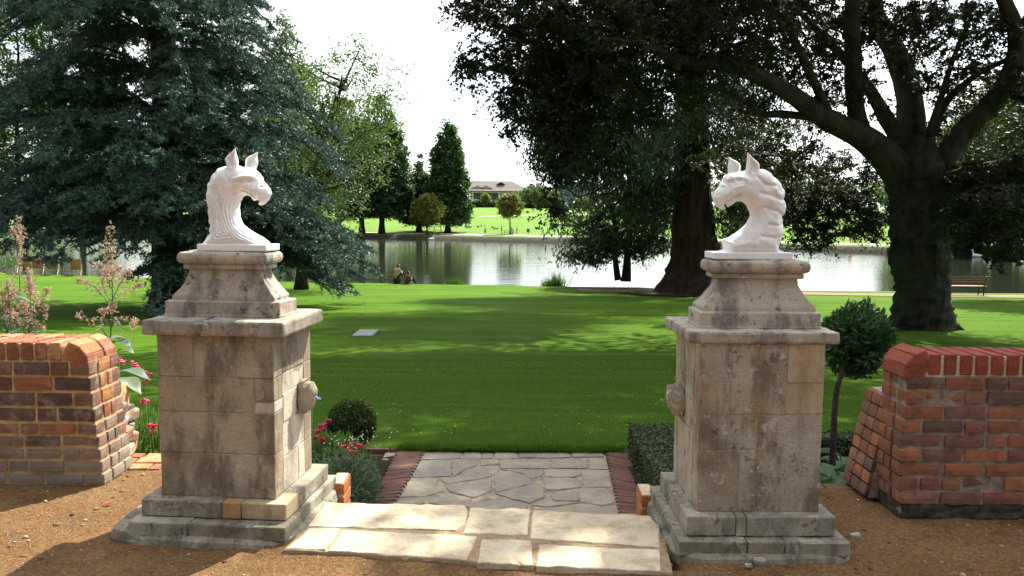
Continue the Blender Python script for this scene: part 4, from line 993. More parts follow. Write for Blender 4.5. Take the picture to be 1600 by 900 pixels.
def blob_points(u, v, d, ru, rv, rd, n, r=rs, shell=.0):
    q = rdir(n, r) * (r.rand(n)[:, None] ** (1 / 3.)) 
    if shell: q = rdir(n, r) * (1 - shell * r.rand(n))[:, None]
    c = at(u, v, d); k = d / CF
    return c + RIGHT * (q[:, :1] * ru * k) + UPV * (q[:, 1:2] * rv * k) + np.array([0, 1, 0]) * (q[:, 2:3] * rd)

# --- copper beech
r = np.random.RandomState(21)
t = thing('copper_beech', 'massive copper beech with forking dark limbs, beside the riverside bench', 'tree', (at(1440, 515, 21)[0], 21, float(zlawn(np.array(10.3), np.array(21.)))), group='big trees on the lawn')
mb = MB(); sk = []; skr = []
def limb(pts, n=24, sides=12, wob=.22, seed=0, depth=None, tb=mb):
    """pts: (u, v, d, width px)"""
    p = np.array([at(u, v, d) for u, v, d, w in pts]); w = np.array([w * d / CF / 2 * (.9 if w < 60 else .97) for u, v, d, w in pts])
    P = spline(p, n); R = np.interp(np.linspace(0, 1, n), np.linspace(0, 1, len(w)), w)
    V, F = tube(P, R, sides, wob, seed); tb.add(V, F)
    sk.extend(P[3:]); skr.extend(R[3:]); return P
limb([(1445, 540, 21, 128), (1442, 515, 21, 104), (1440, 480, 21, 88), (1440, 440, 21, 82), (1437, 395, 21, 90), (1438, 350, 21, 92), (1436, 310, 21, 92), (1428, 262, 21, 92), (1424, 215, 21, 60)], 90, 56, .22, 1)
for a in range(7):
    an = a / 7 * 2 * PI + .3; b = np.array([at(1442, 512, 21)[0], 21.0]); P3 = [(b[0] + math.cos(an) * q, b[1] + math.sin(an) * q) for q in (.25, .55, .8, 1.05)]
    V, F = tube([(x, y, float(zlawn(np.array(x), np.array(y))) + h) for (x, y), h in zip(P3, (.55, .22, .05, -.1))], [.24, .18, .12, .05], 10, .2, a); mb.add(V, F)
limb([(1430, 330, 21, 70), (1404, 268, 20.8, 58), (1355, 218, 20.3, 46), (1290, 186, 19.4, 36), (1225, 140, 18.4, 30), (1150, 106, 17.4, 24), (1070, 95, 16.5, 19), (1000, 70, 15.8, 12), (930, 60, 15.2, 7)], 40, 14, .2, 2)
limb([(1352, 222, 20.3, 34), (1338, 175, 20, 31), (1333, 110, 19.6, 29), (1332, 40, 19.2, 27), (1330, -60, 18.5, 22), (1320, -220, 17.5, 12)], 26, 12, .2, 3)
limb([(1428, 290, 21, 62), (1424, 205, 21.3, 50), (1418, 140, 21.8, 42), (1398, 80, 22, 37), (1365, 20, 22, 33), (1345, -60, 22, 28), (1320, -260, 21, 14)], 30, 12, .2, 4)
limb([(1418, 240, 21, 36), (1385, 185, 21, 26), (1352, 130, 21.4, 20), (1300, 70, 21.4, 14), (1240, 10, 21, 8)], 22, 10, .2, 5)
limb([(1450, 285, 21, 58), (1478, 240, 20.7, 44), (1520, 190, 20.4, 38), (1560, 150, 20, 34), (1586, 95, 19.6, 30), (1585, 40, 19.2, 26), (1562, -20, 18.8, 22), (1540, -150, 18, 14)], 30, 12, .2, 6)
limb([(1450, 350, 21, 70), (1490, 300, 20.6, 60), (1535, 278, 20, 50), (1590, 266, 19.3, 46), (1660, 268, 18.4, 38), (1760, 250, 17.5, 26)], 28, 14, .18, 7)
limb([(1290, 186, 19.4, 16), (1225, 178, 19, 13), (1190, 178, 18.8, 11), (1160, 155, 18.6, 9), (1110, 135, 18.3, 7)], 20, 8, .2, 8)
limb([(1450, 225, 20.9, 18), (1478, 160, 20.7, 14), (1525, 118, 20.4, 11), (1575, 92, 20, 8)], 18, 8, .2, 9)
limb([(1440, 240, 20.9, 16), (1465, 170, 20.2, 12), (1490, 90, 20, 9), (1520, 20, 20, 6)], 18, 8, .2, 10)
limb([(1585, 60, 19.3, 22), (1610, 20, 19, 18), (1640, -60, 18.6, 12)], 12, 8, .2, 11)
limb([(1300, 190, 19.5, 20), (1240, 60, 17.8, 15), (1180, -60, 16, 11), (1100, -180, 14, 8)], 22, 8, .2, 12)
limb([(1000, 70, 15.8, 8), (920, 40, 16.4, 6), (840, 50, 17, 5), (770, 70, 17.3, 3.5), (735, 95, 17.3, 2)], 22, 5, .2, 14)
limb([(930, 60, 15.8, 7), (890, 150, 16.4, 5), (876, 230, 16.6, 4), (868, 300, 16.6, 2)], 16, 5, .2, 15)
limb([(1330, -60, 18.5, 18), (1200, -220, 15, 14), (1050, -330, 12.5, 10), (950, -420, 11, 7)], 22, 8, .2, 13)
BL = [  # u, v, d, ru, rv, rd, clusters
 (785, 30, 17.5, 52, 55, .9, 37), (815, 95, 17.5, 52, 50, .9, 44), (730, 120, 17.3, 16, 36, .3, 7), (756, 96, 17.3, 26, 26, .3, 10), (782, 165, 17.4, 26, 28, .4, 8), (716, 10, 17.2, 24, 18, .3, 5), (745, 20, 17.2, 30, 26, .4, 10), (880, 20, 17, 95, 80, 1.6, 102), (800, 205, 17, 8, 14, .2, 2), (850, 215, 17, 12, 30, .3, 6), (868, 150, 17.2, 70, 70, 1.2, 93), (868, 292, 16.6, 14, 44, .25, 13), (884, 225, 16.6, 40, 45, .5, 25), (960, 30, 16.5, 150, 110, 2, 178), (1000, 140, 17, 120, 70, 1.5, 93),
 (1090, 40, 17.5, 130, 100, 2, 178), (1180, 30, 18.5, 110, 70, 1.8, 68), (1240, 95, 19.5, 70, 60, 1.3, 52), (1290, 30, 20.5, 80, 60, 1.5, 62), (1160, 170, 20, 60, 45, 1, 21), (1230, 235, 21, 55, 50, 1.2, 40), (1310, 335, 22.5, 85, 42, 1.2, 85), (1270, 370, 22.5, 30, 36, .6, 19), (1360, 350, 22.6, 32, 36, .6, 23), (1255, 300, 22.5, 50, 50, 1, 41), (1340, 270, 23, 60, 45, 1.2, 45),
 (1470, 60, 20, 70, 60, 1.4, 35), (1530, 30, 19.6, 70, 50, 1.4, 40), (1500, 130, 20.6, 60, 40, 1, 27), (1580, 120, 19.6, 60, 60, 1.2, 35), (1410, 30, 21.5, 60, 50, 1, 22), (1440, 150, 22.4, 80, 60, 1, 15), (1562, 335, 18.2, 66, 48, 1.2, 59), (1590, 392, 17.6, 34, 22, .6, 8), (1548, 402, 17.8, 24, 10, .4, 2), (1530, 300, 19.8, 60, 50, 1.2, 44), (1590, 300, 18.6, 40, 60, 1, 31), (1515, 350, 19, 34, 40, .7, 21),
 (1150, 250, 23, 60, 60, 1.2, 24), (1200, 330, 24, 44, 60, 1, 39),
 (1380, 60, 20, 60, 70, 1.4, 30), (1450, 0, 19, 110, 40, 1.6, 40), (1320, 160, 20, 60, 50, 1.2, 26), (1495, 190, 21.5, 50, 40, 1, 22),
]
hi = []; lo = []
for u, v, d, ru, rv, rd, n in BL: lo.append(blob_points(u, v, d, ru, rv, rd, n, r))
lo = np.concatenate(lo)
# crown overhead, out of the frame: shades the gate and the near lawn
up = []
for X, Y, Z, rx, ry, rz, n in ((1.0, 20.5, 11.5, 3.6, 4.4, 1.4, 130), (9.0, 14.5, 12.5, 4.8, 4.5, 2.0, 190), (10, 20, 15, 6, 6, 3.5, 200), (14, 16, 12, 5, 5, 3, 120), (6.0, 20.5, 13.5, 4.2, 5, 2, 170), (15, 25, 14, 6, 5, 4, 110), (6, 26, 14, 4, 4, 3, 80), (6.2, 11.8, 9.0, 2.3, 1.6, .8, 90), (8.5, 10.5, 9.6, 3, 2.5, 1.2, 110)):
    q = rdir(n, r) * (r.rand(n)[:, None] ** (1 / 3.)); up.append(np.array([X, Y, Z]) + q * np.array([rx, ry, rz]))
up = np.concatenate(up)
attach(sk, skr, np.concatenate([lo, up]), mb, .010, .12, r)
mb.part('trunk', [M['bark_beech']], t, True, world=True)
n1 = r.uniform(.30, .52, len(lo)); V1, F1 = leaf_cloud(lo, n1, 130, .036, .025, .55, .24, r, 7)
V2, F2 = leaf_cloud(up, r.uniform(.7, 1.0, len(up)), 42, .13, .09, .3, .3, r)
part('crown', np.concatenate([V1, V2]), [np.concatenate([F1, F2 + len(V1)])], M['beech'], t, False, None, np.concatenate([np.repeat(r.rand(len(lo)), 130) * .7 + .3 * r.rand(len(F1)), r.rand(len(F2))]), world=True)

# --- giant redwood
r = np.random.RandomState(31); mb = MB(); sk = []; skr = []; dd = 38.5
t = thing('redwood', 'giant redwood with thick flared trunk in a ring of bark mulch', 'tree', (at(1085, 455, dd)[0], dd, float(zlawn(np.array(8.4), np.array(dd)))), group='big trees on the lawn')
limb([(1092, 478, dd, 190), (1090, 458, dd, 150), (1088, 425, dd, 98), (1086, 390, dd, 78), (1084, 350, dd, 68), (1082, 250, dd, 58), (1080, 150, dd, 54), (1078, 0, dd, 50), (1076, -200, dd, 48), (1075, -600, dd, 22), (1075, -800, dd, 6)], 60, 30, .16, 21, tb=mb)
cl = []; nn = 0
tx = at(1082, 300, dd)[0]
for k in range(128):
    z = r.uniform(1.6, 27); f = 1 - z / 31; az = r.uniform(0, 2 * PI); L = (2.6 + 4.9 * f) * r.uniform(.7, 1.1)
    p0 = np.array([tx, dd, z]); dr = np.array([math.cos(az), math.sin(az), 0])
    if z < 4.2 and dr[0] > -.2 and dr[1] < .2: continue
    pts = [p0, p0 + dr * L * .4 + np.array([0, 0, -.1 * L]), p0 + dr * L * .75 + np.array([0, 0, -.34 * L]), p0 + dr * L + np.array([0, 0, -.34 * L])]
    P = spline(pts, 10); V, F = tube(P, np.linspace(.11, .02, 10), 5, caps=False); mb.add(V, F)
    for q in range(13):
        s_ = r.uniform(.3, 1.02); i = min(9, int(s_ * 9)); cl.append(P[i] + r.normal(size=3) * np.array([.5, .5, .3]))
cl = np.array(cl)
for u, v, d, ru, rv, rd, n in ((870, 170, 37, 70, 60, 1.5, 70), (890, 240, 37, 60, 44, 1.5, 70), (860, 120, 37, 60, 60, 1.5, 60), (940, 240, 37.5, 60, 55, 1.5, 80), (990, 200, 37.5, 60, 70, 1.5, 90), (930, 140, 37, 80, 70, 2, 110), (1150, 200, 37, 40, 70, 1.5, 60), (1190, 300, 38, 40, 60, 1.5, 60), (1030, 280, 37.8, 34, 50, 1.2, 40), (1150, 330, 38, 30, 50, 1.2, 40), (1005, 310, 38, 30, 30, 1, 24)):
    cl = np.concatenate([cl, blob_points(u, v, d, ru, rv, rd, n, r)])
per = 56; i = np.repeat(np.arange(len(cl)), per); m = len(i)
C = cl[i] + r.normal(size=(m, 3)) * np.array([.38, .38, .30]); A = unit(np.column_stack([r.normal(size=(m, 2)) * .55, -r.uniform(.3, 1.3, m)]))
V, F = leafquads(C, A, rdir(m, r), .15 * r.uniform(.6, 1.4, m), .032 * r.uniform(.6, 1.3, m))
mb.part('trunk', [M['bark_red']], t, True, world=True)
part('crown', V, [F], M['redwood'], t, False, None, np.repeat(r.rand(len(cl)), per), world=True)
a = np.arange(60) / 60 * 2 * PI; bx, by = tx, dd
rings = []
for q in (1, .8, .5, .2): x = bx + np.cos(a) * 3.3 * q * (1 + .08 * np.sin(a * 5)); y = by + np.sin(a) * 2.6 * q; rings.append(np.column_stack([x, y, zlawn(x, y) + .03 + (1 - q) * .18 + .02 * r.normal(size=60) * (q < .95)]))
V, F = ring_loft(rings); setting('bark_mulch_ring', V, F, M['mulch'])
x, y = at(1600, 490, 24)[0], 24.

# --- yew on the bank
r = np.random.RandomState(41); d = 43.; mb = MB(); sk = []; skr = []
zb_ = float(zlawn(np.array(5.5), np.array(42.5)))
t = thing('yew_tree', 'small dark twin stemmed yew at the water edge before the redwood trunk', 'tree', (at(975, 430, d)[0], 42.6, zb_))
limb([(978, 440, d, 19), (980, 400, d, 12), (984, 360, d, 11), (985, 300, d, 8), (980, 270, d, 4)], 18, 8, .2, 31, tb=mb)
limb([(966, 438, d, 13), (961, 400, d, 9), (960, 350, d, 8), (950, 300, d, 5)], 18, 8, .2, 32, tb=mb)
cl = np.concatenate([blob_points(*b, r) for b in ((970, 330, d, 70, 60, 2.2, 150), (930, 375, d, 42, 22, 1.6, 52), (1010, 380, d, 38, 26, 1.6, 44), (915, 345, d, 26, 14, 1, 18), (960, 392, d, 50, 14, 1.4, 40), (980, 285, d, 40, 36, 1.6, 60), (1030, 345, d, 24, 28, 1.2, 30), (905, 402, d, 26, 8, .8, 12), (925, 408, d, 18, 8, .8, 8))])
attach(sk, skr, cl, mb, .012, .1, r)
mb.part('trunk', [M['bark']], t, True, world=True)
V, F = leaf_cloud(cl, r.uniform(.4, .75, len(cl)), 74, .10, .032, .5, .25, r, 6)
part('crown', V, [F], M['yew'], t, False, None, np.repeat(r.rand(len(cl)), 74), world=True)

# --- blue cedar
r = np.random.RandomState(51); mb = MB(); D0 = 27.; tx = at(262, 300, D0)[0]
t = thing('blue_cedar', 'huge blue cedar with tiers of drooping grey-green branches behind the sunlit pillar', 'tree', (tx, D0, float(zlawn(np.array(tx), np.array(D0)))), group='big trees on the lawn')
zb_ = t.location[2]
V, F = tube([(tx, D0, zb_ - .2), (tx, D0, zb_ + .6), (tx + .1, D0, 5), (tx, D0, 10), (tx, D0, 20)], [.75, .52, .42, .3, .05], 16, .15, 3); mb.add(V, F)
C_, A_, S_2, L_, R_ = [], [], [], [], []
tipn = .5
def shoots(P, dens, up=.55, ln=.12):
    """needle tufts along polyline P"""
    seg = np.linalg.norm(np.diff(P, axis=0), axis=1); n = max(3, int(seg.sum() * dens)); tt = r.rand(n) * (len(P) - 1); i = np.minimum(tt.astype(int), len(P) - 2); f = (tt - i)[:, None]
    p = P[i] * (1 - f) + P[i + 1] * f; T = unit(P[i + 1] - P[i]); a = unit(rdir(n, r) + T * .45 + np.array([0, 0, up]))
    C_.append(p + r.normal(size=(n, 3)) * .012); A_.append(a); S_2.append(rdir(n, r)); L_.append(ln * r.uniform(.7, 1.3, n)); R_.append(np.full(n, min(1., .55 * r.rand() + .45 * tipn)))
def branch(z, az, L, rise, dr_=1.):
    global tipn
    p0 = np.array([tx, D0, z]); dr = np.array([math.cos(az), math.sin(az), 0]); pe = np.array([-dr[1], dr[0], 0])
    cz = r.normal() * .10 * L
    pts = [p0, p0 + dr * L * .35 + np.array([0, 0, rise * L * .16]), p0 + dr * L * .7 + pe * cz * .5 + np.array([0, 0, rise * L * .14]), p0 + dr * L + pe * cz + np.array([0, 0, -.16 * L * dr_ + rise * L * .05])]
    P = spline(pts, 16); V, F = tube(P, np.linspace(.015 * L, .010, 16), 5, caps=False); mb.add(V, F)
    n2 = int(L * 6.4)
    for q in range(n2):
        s_ = r.uniform(.10, 1.) ** .8; tipn = s_ ** 2; i = min(14, int(s_ * 15)); b = P[i]; sd = 1 if q % 2 else -1
        l2 = (.34 + 1.75 * (1 - s_) ** .6 * min(1, L / 5)) * r.uniform(.55, 1.15)
        d2 = unit(dr * r.uniform(.55, 1.0) + pe * sd * r.uniform(.5, 1.1) + np.array([0, 0, -.05]))
        Q = np.array([b, b + d2 * l2 * .5 + np.array([0, 0, .03 * l2]), b + d2 * l2 + np.array([0, 0, -.20 * l2 - .04])])
        V, F = tube(Q, [.012, .009, .005], 3, caps=False); mb.add(V, F)
        shoots(Q, 34)
        for k in range(int(l2 * 7)):
            f = r.uniform(.2, 1); bb = Q[0] + (Q[2] - Q[0]) * f; l3 = r.uniform(.14, .42) * (1.2 - .4 * f)
            d3 = unit(d2 + pe * r.normal() * .8 + dr * r.normal() * .5 + np.array([0, 0, -.22]))
            shoots(np.array([bb, bb + d3 * l3 * .55, bb + d3 * l3 + np.array([0, 0, -.05])]), 46)
    shoots(P[8:], 26)
for k in range(176):
    z = -.3 + 13.2 * ((k + r.rand()) / 176) ** .92; z = .18 * z + .82 * (round(z / 1.15) * 1.15) - .05; az = k * 2.39996 + r.normal() * .3
    L = (6.7 - .30 * z + .5 * math.sin(z * 2)) * r.uniform(.72, 1.04)
    if z < .5: L *= .93
    back = math.sin(az) > .35
    if back and r.rand() < .3: continue
    if math.cos(az) < -.25 and z < 1.3: z = 1.3 + .4 * r.rand()
    branch(z, az, L, .9 if z > 2 else .35, 1.)
for k in range(20): branch(r.uniform(.55, 3.0), -PI / 2 + .25 + r.normal() * .6, r.uniform(3.4, 5.8), .3, .8)
for k in range(12): branch(r.uniform(-.1, 1.6), r.uniform(-.5, .35), r.uniform(4.5, 6.8), .35, 1.2)
C, A, S2, L, R = [np.concatenate(x) for x in (C_, A_, S_2, L_, R_)]
mb.part('trunk', [M['bark']], t, True, world=True)
V, F = blades(C, A, S2, L, .020)
part('crown', V, [F], M['cedar'], t, False, None, R, world=True)
print('cedar tris', len(F))

# --- generic tree
def tree(name, label, X, Y, zfun, H, prof, mat, n, per, L, Wd, seed, trunk_r=.3, bare=.15, group=None, cat='tree', crad=.8, droop=.3, limbs=14, bark='bark', lean=(0, 0), flat=.4):
    """prof: list of (height fraction, radius m)"""
    r = np.random.RandomState(seed); z0 = float(zfun(np.array(X), np.array(Y)))
    t = thing(name, label, cat, (X, Y, z0), group=group); mb = MB(); sk = []; skr = []
    ax = lambda f: np.array([lean[0] * f * f, lean[1] * f * f, H * f])
    P = np.array([ax(f) for f in np.linspace(-.01, .96, 14)]); P[2:, :2] += np.cumsum(r.normal(size=(12, 2)) * H * .004, 0)
    V, F = tube(P, np.interp(np.linspace(0, 1, 14), [0, .05, .3, 1], [trunk_r * 1.5, trunk_r, trunk_r * .75, .03]), 9, .15, seed); mb.add(V, F)
    sk.extend(P[2:]); skr.extend(np.linspace(trunk_r, .04, 12)); pf, pr_ = zip(*prof)
    for k in range(limbs):
        f = r.uniform(bare, .85); az = r.uniform(0, 2 * PI); R = np.interp(f + .08, pf, pr_) * r.uniform(.6, .9); p = ax(f)
        e = p + np.array([math.cos(az) * R, math.sin(az) * R, R * r.uniform(.1, .7)]); Q = spline([p, (p + e) / 2 + np.array([0, 0, -.05 * R]), e], 8)
        V, F = tube(Q, np.linspace(trunk_r * .35, .02, 8), 5, caps=False); mb.add(V, F); sk.extend(Q[2:]); skr.extend(np.linspace(trunk_r * .3, .03, 6))
    f = r.uniform(bare, 1, n * 3); w = np.interp(f, pf, pr_) ** 2 + .02; f = f[r.rand(n * 3) < w / w.max()][:n]; m = len(f)
    az = r.uniform(0, 2 * PI, m); lump = 1 + .22 * fbm(np.column_stack([np.cos(az) * 1.7, np.sin(az) * 1.7, f * 6]) + seed, 2, seed)
    R = np.interp(f, pf, pr_) * lump * np.sqrt(r.uniform(.12, 1, m))
    cl = np.column_stack([np.cos(az) * R + lean[0] * f * f, np.sin(az) * R + lean[1] * f * f, f * H])
    attach(sk, skr, cl, mb, .015 * max(1, H / 10), .1, r)
    mb.part('trunk', [M[bark]], t, True)
    V, F = leaf_cloud(cl, crad * r.uniform(.7, 1.3, m), per, L, Wd, droop, flat, r)
    part('crown', V, [F], M[mat], t, False, None, np.clip(np.repeat(r.rand(m), per) * .7 + .3 * r.rand(len(F)), 0, 1))
    return t
def gx_at(u, v, zf, d0):   # ground hit near depth d0 along pixel column u
    X, Y, Z = at(u, v, d0); return float(X), float(d0)
cyp = [(0, .5), (.12, 3.2), (.3, 3.3), (.55, 2.6), (.8, 1.5), (1, .15)]
def far_tree(u, d, top_v, prof, label, seed, name='swamp_cypress', mat='cypress', n=520, per=40, L=.30, Wd=.16, tr=.5, group='trees on the far bank', **k):
    X, Y = gx_at(u, 340, zpark, d); z = float(zpark(np.array(X), np.array(Y))); zt = at(u, top_v, d)[2]
    return tree(name, label, X, Y, zpark, zt - z, prof, mat, n, per, L, Wd, seed, tr, group=group, **k)
far_tree(700, 148, 190, [(0, .3), (.1, 4.0), (.25, 4.2), (.5, 3.2), (.78, 2.4), (.92, 1.2), (1, .2)], 'tall dense conical swamp cypress on the far bank nearest the long grey building', 61, n=900, bare=.10)
far_tree(655, 152, 243, [(0, .4), (.15, 3.4), (.4, 3.3), (.7, 1.8), (1, .2)], 'shorter dark pointed tree beside the tall cypress on the far bank', 62, n=480, bare=.12)
far_tree(668, 141, 304, [(0, .5), (.3, 2.2), (.6, 2.6), (.85, 1.8), (1, .3)], 'small pale green tree before the dark pointed trees on the far bank', 63, name='pale_tree', mat='yellowgreen', n=130, per=36, L=.22, Wd=.13, tr=.18, bare=.35)
far_tree(597, 146, 150, [(0, .5), (.15, 4.5), (.35, 5.2), (.6, 4.2), (.85, 2.2), (1, .3)], 'broad tall cypress at the edge of the cedar, far bank', 64, n=1000, bare=.14)
far_tree(566, 148, 170, [(0, .5), (.15, 4.2), (.4, 4.6), (.7, 3.0), (1, .3)], 'cypress half hidden behind airy pale foliage, far bank', 65, n=800, bare=.14)
far_tree(530, 152, 120, [(0, .5), (.15, 5), (.4, 6), (.7, 4), (1, .3)], 'cypress mostly hidden behind the blue cedar tips', 66, n=600, bare=.14)
far_tree(797, 143, 298, [(0, .3), (.38, .5), (.48, 1.7), (.66, 2.2), (.85, 1.4), (1, .3)], 'young golden green tree with thin straight stem above the picnic table', 67, name='young_tree', mat='yellowgreen', n=210, per=34, L=.18, Wd=.12, tr=.13, bare=.42, crad=.55, group=None)
far_tree(882, 160, 328, [(0, .3), (.3, .9), (.6, .9), (1, .2)], 'thin staked sapling on the far grass by the mound', 68, name='sapling', mat='airy', n=34, per=22, L=.14, Wd=.08, tr=.06, bare=.3, crad=.4, group=None)
far_tree(840, 330, 290, [(0, 6), (.3, 9), (.6, 8), (.85, 5), (1, 1)], 'round pale willow bush beside the grey building', 69, name='willow', mat='farbush', n=330, per=40, L=.55, Wd=.28, tr=.5, bare=.02, crad=1.6, droop=.8, group=None)
bu = [(744, 378, 314, 'dark'), (730, 380, 309, 'slim'), (759, 378, 303, 'slim'), (772, 380, 314, 'low'), (786, 380, 312, 'low'), (867, 360, 312, 'far'), (910, 360, 309, 'far'), (935, 350, 308, 'far')]
lab = {'dark': 'low dark bush at the foot of the grey building near the cypress', 'far': 'pale bush at the field edge', 'slim': 'slim light green tree before the building columns', 'low': 'low dark bush before the building columns'}
lab2 = [lab['dark'], 'slim light green tree nearest the cypress, before the building columns', 'slim light green tree behind the golden young tree, before the building', 'low dark bush between the two slim trees below the building', 'low dark bush beside the round willow below the building', 'pale bush at the field edge beside the round willow', 'pale bush at the field edge above the grassy mound', 'pale bush at the field edge behind the yew']
for i, (u, d, tv, kd) in enumerate(bu):
    X, Y = gx_at(u, 320, zpark, d); z = float(zpark(np.array(X), np.array(Y))); Hh = at(u, tv, d)[2] - z
    R = dict(dark=2.5, far=5, slim=1.7, low=2.6)[kd]
    tree('bush' if kd != 'slim' else 'slim_tree', lab2[i], X, Y, zpark, max(1.5, Hh), [(0, R * .8), (.4, R), (.8, R * .7), (1, .3)], 'cypress' if kd in ('dark', 'low') else ('farbush' if kd == 'far' else 'yellowgreen'), 90, 30, .45, .25, 200 + i, .2, .03, 'bushes along the top of the far field', 'bush' if kd != 'slim' else 'tree', 1.3, limbs=5)
# airy tree on the near bank beyond the cedar
r = np.random.RandomState(71); X = at(470, 400, 40)[0]
tree('ash_tree', 'tall airy ash with loose pale foliage behind the blue cedar', X, 40., zlawn, 11.6, [(0, .3), (.12, 1.5), (.3, 2.4), (.5, 3.4), (.75, 3.5), (.92, 1.9), (1, .4)], 'airy', 520, 30, .10, .036, 71, .26, .10, None, 'tree', .55, .45, 26, lean=(3.2, 0))
# trees closing the far left and the far right
for i, (u, d, tv, Rm, m_, lb) in enumerate(((40, 95, -60, 8, 'airy', 'leafy tree across the river left of the cedar, outermost'), (130, 100, -120, 8, 'cypress', 'dark leafy tree across the river showing through the cedar'), (-60, 90, -40, 8, 'cypress', 'tree across the river at the far edge behind the cedar'), (330, 130, 40, 7, 'cypress', 'tree across the river hidden behind the cedar trunk'), (450, 140, 30, 7, 'airy', 'pale tree across the river between the cedar and the ash'))):
    X, Y = gx_at(u, 330, zpark, d); Y = max(Y, float(fb(X)) + 6); X = at(u, 330, Y)[0]; z = float(zpark(np.array(X), np.array(Y))); Hh = at(u, tv, Y)[2] - z
    tree('broadleaf_tree', lb, float(X), Y, zpark, Hh, [(0, .5), (.12, Rm * .8), (.4, Rm), (.75, Rm * .75), (1, .5)], m_, 620, 34, .36, .2, 300 + i, .6, .1, 'trees across the river', 'tree', 1.3)
for i, (u, d, tv, Rm, m_, lb) in enumerate(((1500, 96, 190, 8, 'cypress', 'dark tree across the river between the beech trunk and the bench'), (1570, 92, 120, 9, 'beech_green', 'dark tree across the river above the bench'), (1650, 88, 60, 9, 'cypress', 'dark tree across the river at the outer edge past the bench'), (1740, 84, 80, 9, 'cypress', 'dark tree across the river outside the beech'), (1448, 150, 250, 8, 'cypress', 'tree across the field behind the beech trunk'), (1495, 91, 352, 2.2, 'farbush', 'pale bush at the far water edge beside the beech trunk'))):
    X = float(at(u, 330, d)[0]); Y = max(d, float(fb(X)) + 2.0); X = float(at(u, 330, Y)[0]); z = float(zpark(np.array(X), np.array(Y))); Hh = at(u, tv, Y)[2] - z
    tree('broadleaf_tree' if i < 5 else 'waterside_bush', lb, X, Y, zpark, max(3, Hh), [(0, .6), (.1, Rm * .8), (.4, Rm), (.75, Rm * .75), (1, .5)], m_, 560 if i < 5 else 90, 34, .34, .2, 320 + i, .6, .06, 'trees across the river' if i < 5 else None, 'tree' if i < 5 else 'bush', 1.3)
X = float(at(1560, 300, 34)[0]); tree('backlit_tree', 'tree with sunlit yellow-green leaves beyond the beech limbs by the bench', X + 3.0, 35., zlawn, 11, [(0, .5), (.25, 3), (.45, 4.6), (.7, 4.4), (.9, 2.5), (1, .5)], 'beech_green', 560, 44, .10, .06, 340, .35, .32, None, 'tree', .7)
# far wood closing the horizon
r = np.random.RandomState(81); n = 2600; x = r.uniform(-420, 420, n); x = x[(x < -45) | (x > 60)]; n = len(x); y = np.full(n, 430.) + r.uniform(0, 40, n); hgt = (11 + 5 * vnoise(np.column_stack([x * .03, x * 0, x * 0]), 3)) * np.sqrt(r.rand(n)); cl = np.column_stack([x, y, zpark(x, y) + hgt])
V, F = leaf_cloud(cl, r.uniform(2, 3.5, n), 16, 1.1, .7, .3, .4, r); o = link('distant_wood', mesh('distant_wood', V, [F], [M['farbush']], False, None, np.repeat(r.rand(n), 16))); o['kind'] = 'stuff'; o['label'] = 'distant band of trees along the horizon'

# ------------------------------------------------------------------ lawn grass blades near the gate
r = np.random.RandomState(91)
n = 150000; X = r.uniform(-3.6, 4.6, n); Y = 7.5 + (r.rand(n) ** 1.8) * 6.5; k = np.abs(X - .05) < Y * .68; X, Y = X[k], Y[k]; n = len(X)
Z = zlawn(X, Y) - .004; edge = np.clip(1 - (Y - 7.5) / .12, 0, 1)
Y = Y - edge * r.rand(n) * (.045 + .05 * np.clip(vnoise(np.column_stack([X * 4, X * 0, X * 0]), 2), 0, 1)); A = np.column_stack([r.normal(size=n) * .5, r.normal(size=n) * .5 - edge * .5, np.full(n, 1.)])
V, F = blades(np.column_stack([X, Y, Z]), A, rdir(n, r), r.uniform(.014, .032, n) * (1 + edge * .9), .0022 + .0006 * (Y - 7.5))
n2_ = 16000; X2_ = r.uniform(-1.0, 1.15, n2_); k2 = vnoise(np.column_stack([X2_ * 5, X2_ * 0, X2_ * 0]), 6) + r.rand(n2_) > .35; X2_ = X2_[k2]; n2_ = len(X2_); Y2_ = 7.53 - r.rand(n2_) ** 2 * .10
V2_, F2_ = blades(np.column_stack([X2_, Y2_, np.full(n2_, -.505)]), np.column_stack([r.normal(size=n2_) * .6, r.normal(size=n2_) * .4 - .5, np.full(n2_, .8)]), rdir(n2_, r), r.uniform(.04, .11, n2_), .003)
F2_ = F2_ + len(V); V = np.concatenate([V, V2_]); F = np.concatenate([F, F2_]); n = len(F)
o = link('lawn_grass', mesh('lawn_grass', V, [F], [M['grassblade']], False, None, r.rand(n))); o['kind'] = 'stuff'; o['label'] = 'mown grass blades of the near lawn edge'
n = 260; X = r.uniform(-2.8, 3.6, n); Y = 8 + r.rand(n) ** 1.5 * 9; k = vnoise(np.column_stack([X * .9, Y * .5, X * 0]), 8) > -.1; X, Y = X[k], Y[k]; n = len(X)
V, F = leafquads(np.column_stack([X, Y, zlawn(X, Y) + .03]), rdir(n, r) * [1, 1, .1], np.tile([0, 0, 1.], (n, 1)), .009, .008)
o = link('daisies', mesh('daisies', V, [F], [M['whiteflower']], False, None, r.rand(n))); o['kind'] = 'stuff'; o['label'] = 'tiny white daisies speckled over the shaded lawn'

# ------------------------------------------------------------------ planting by the gate
def zbed(x, y): return float(np.interp(y, [4.3, 4.9, 5.5, 6.3, 7.6], [-.38, -.33, -.33, -.46, -.53]))
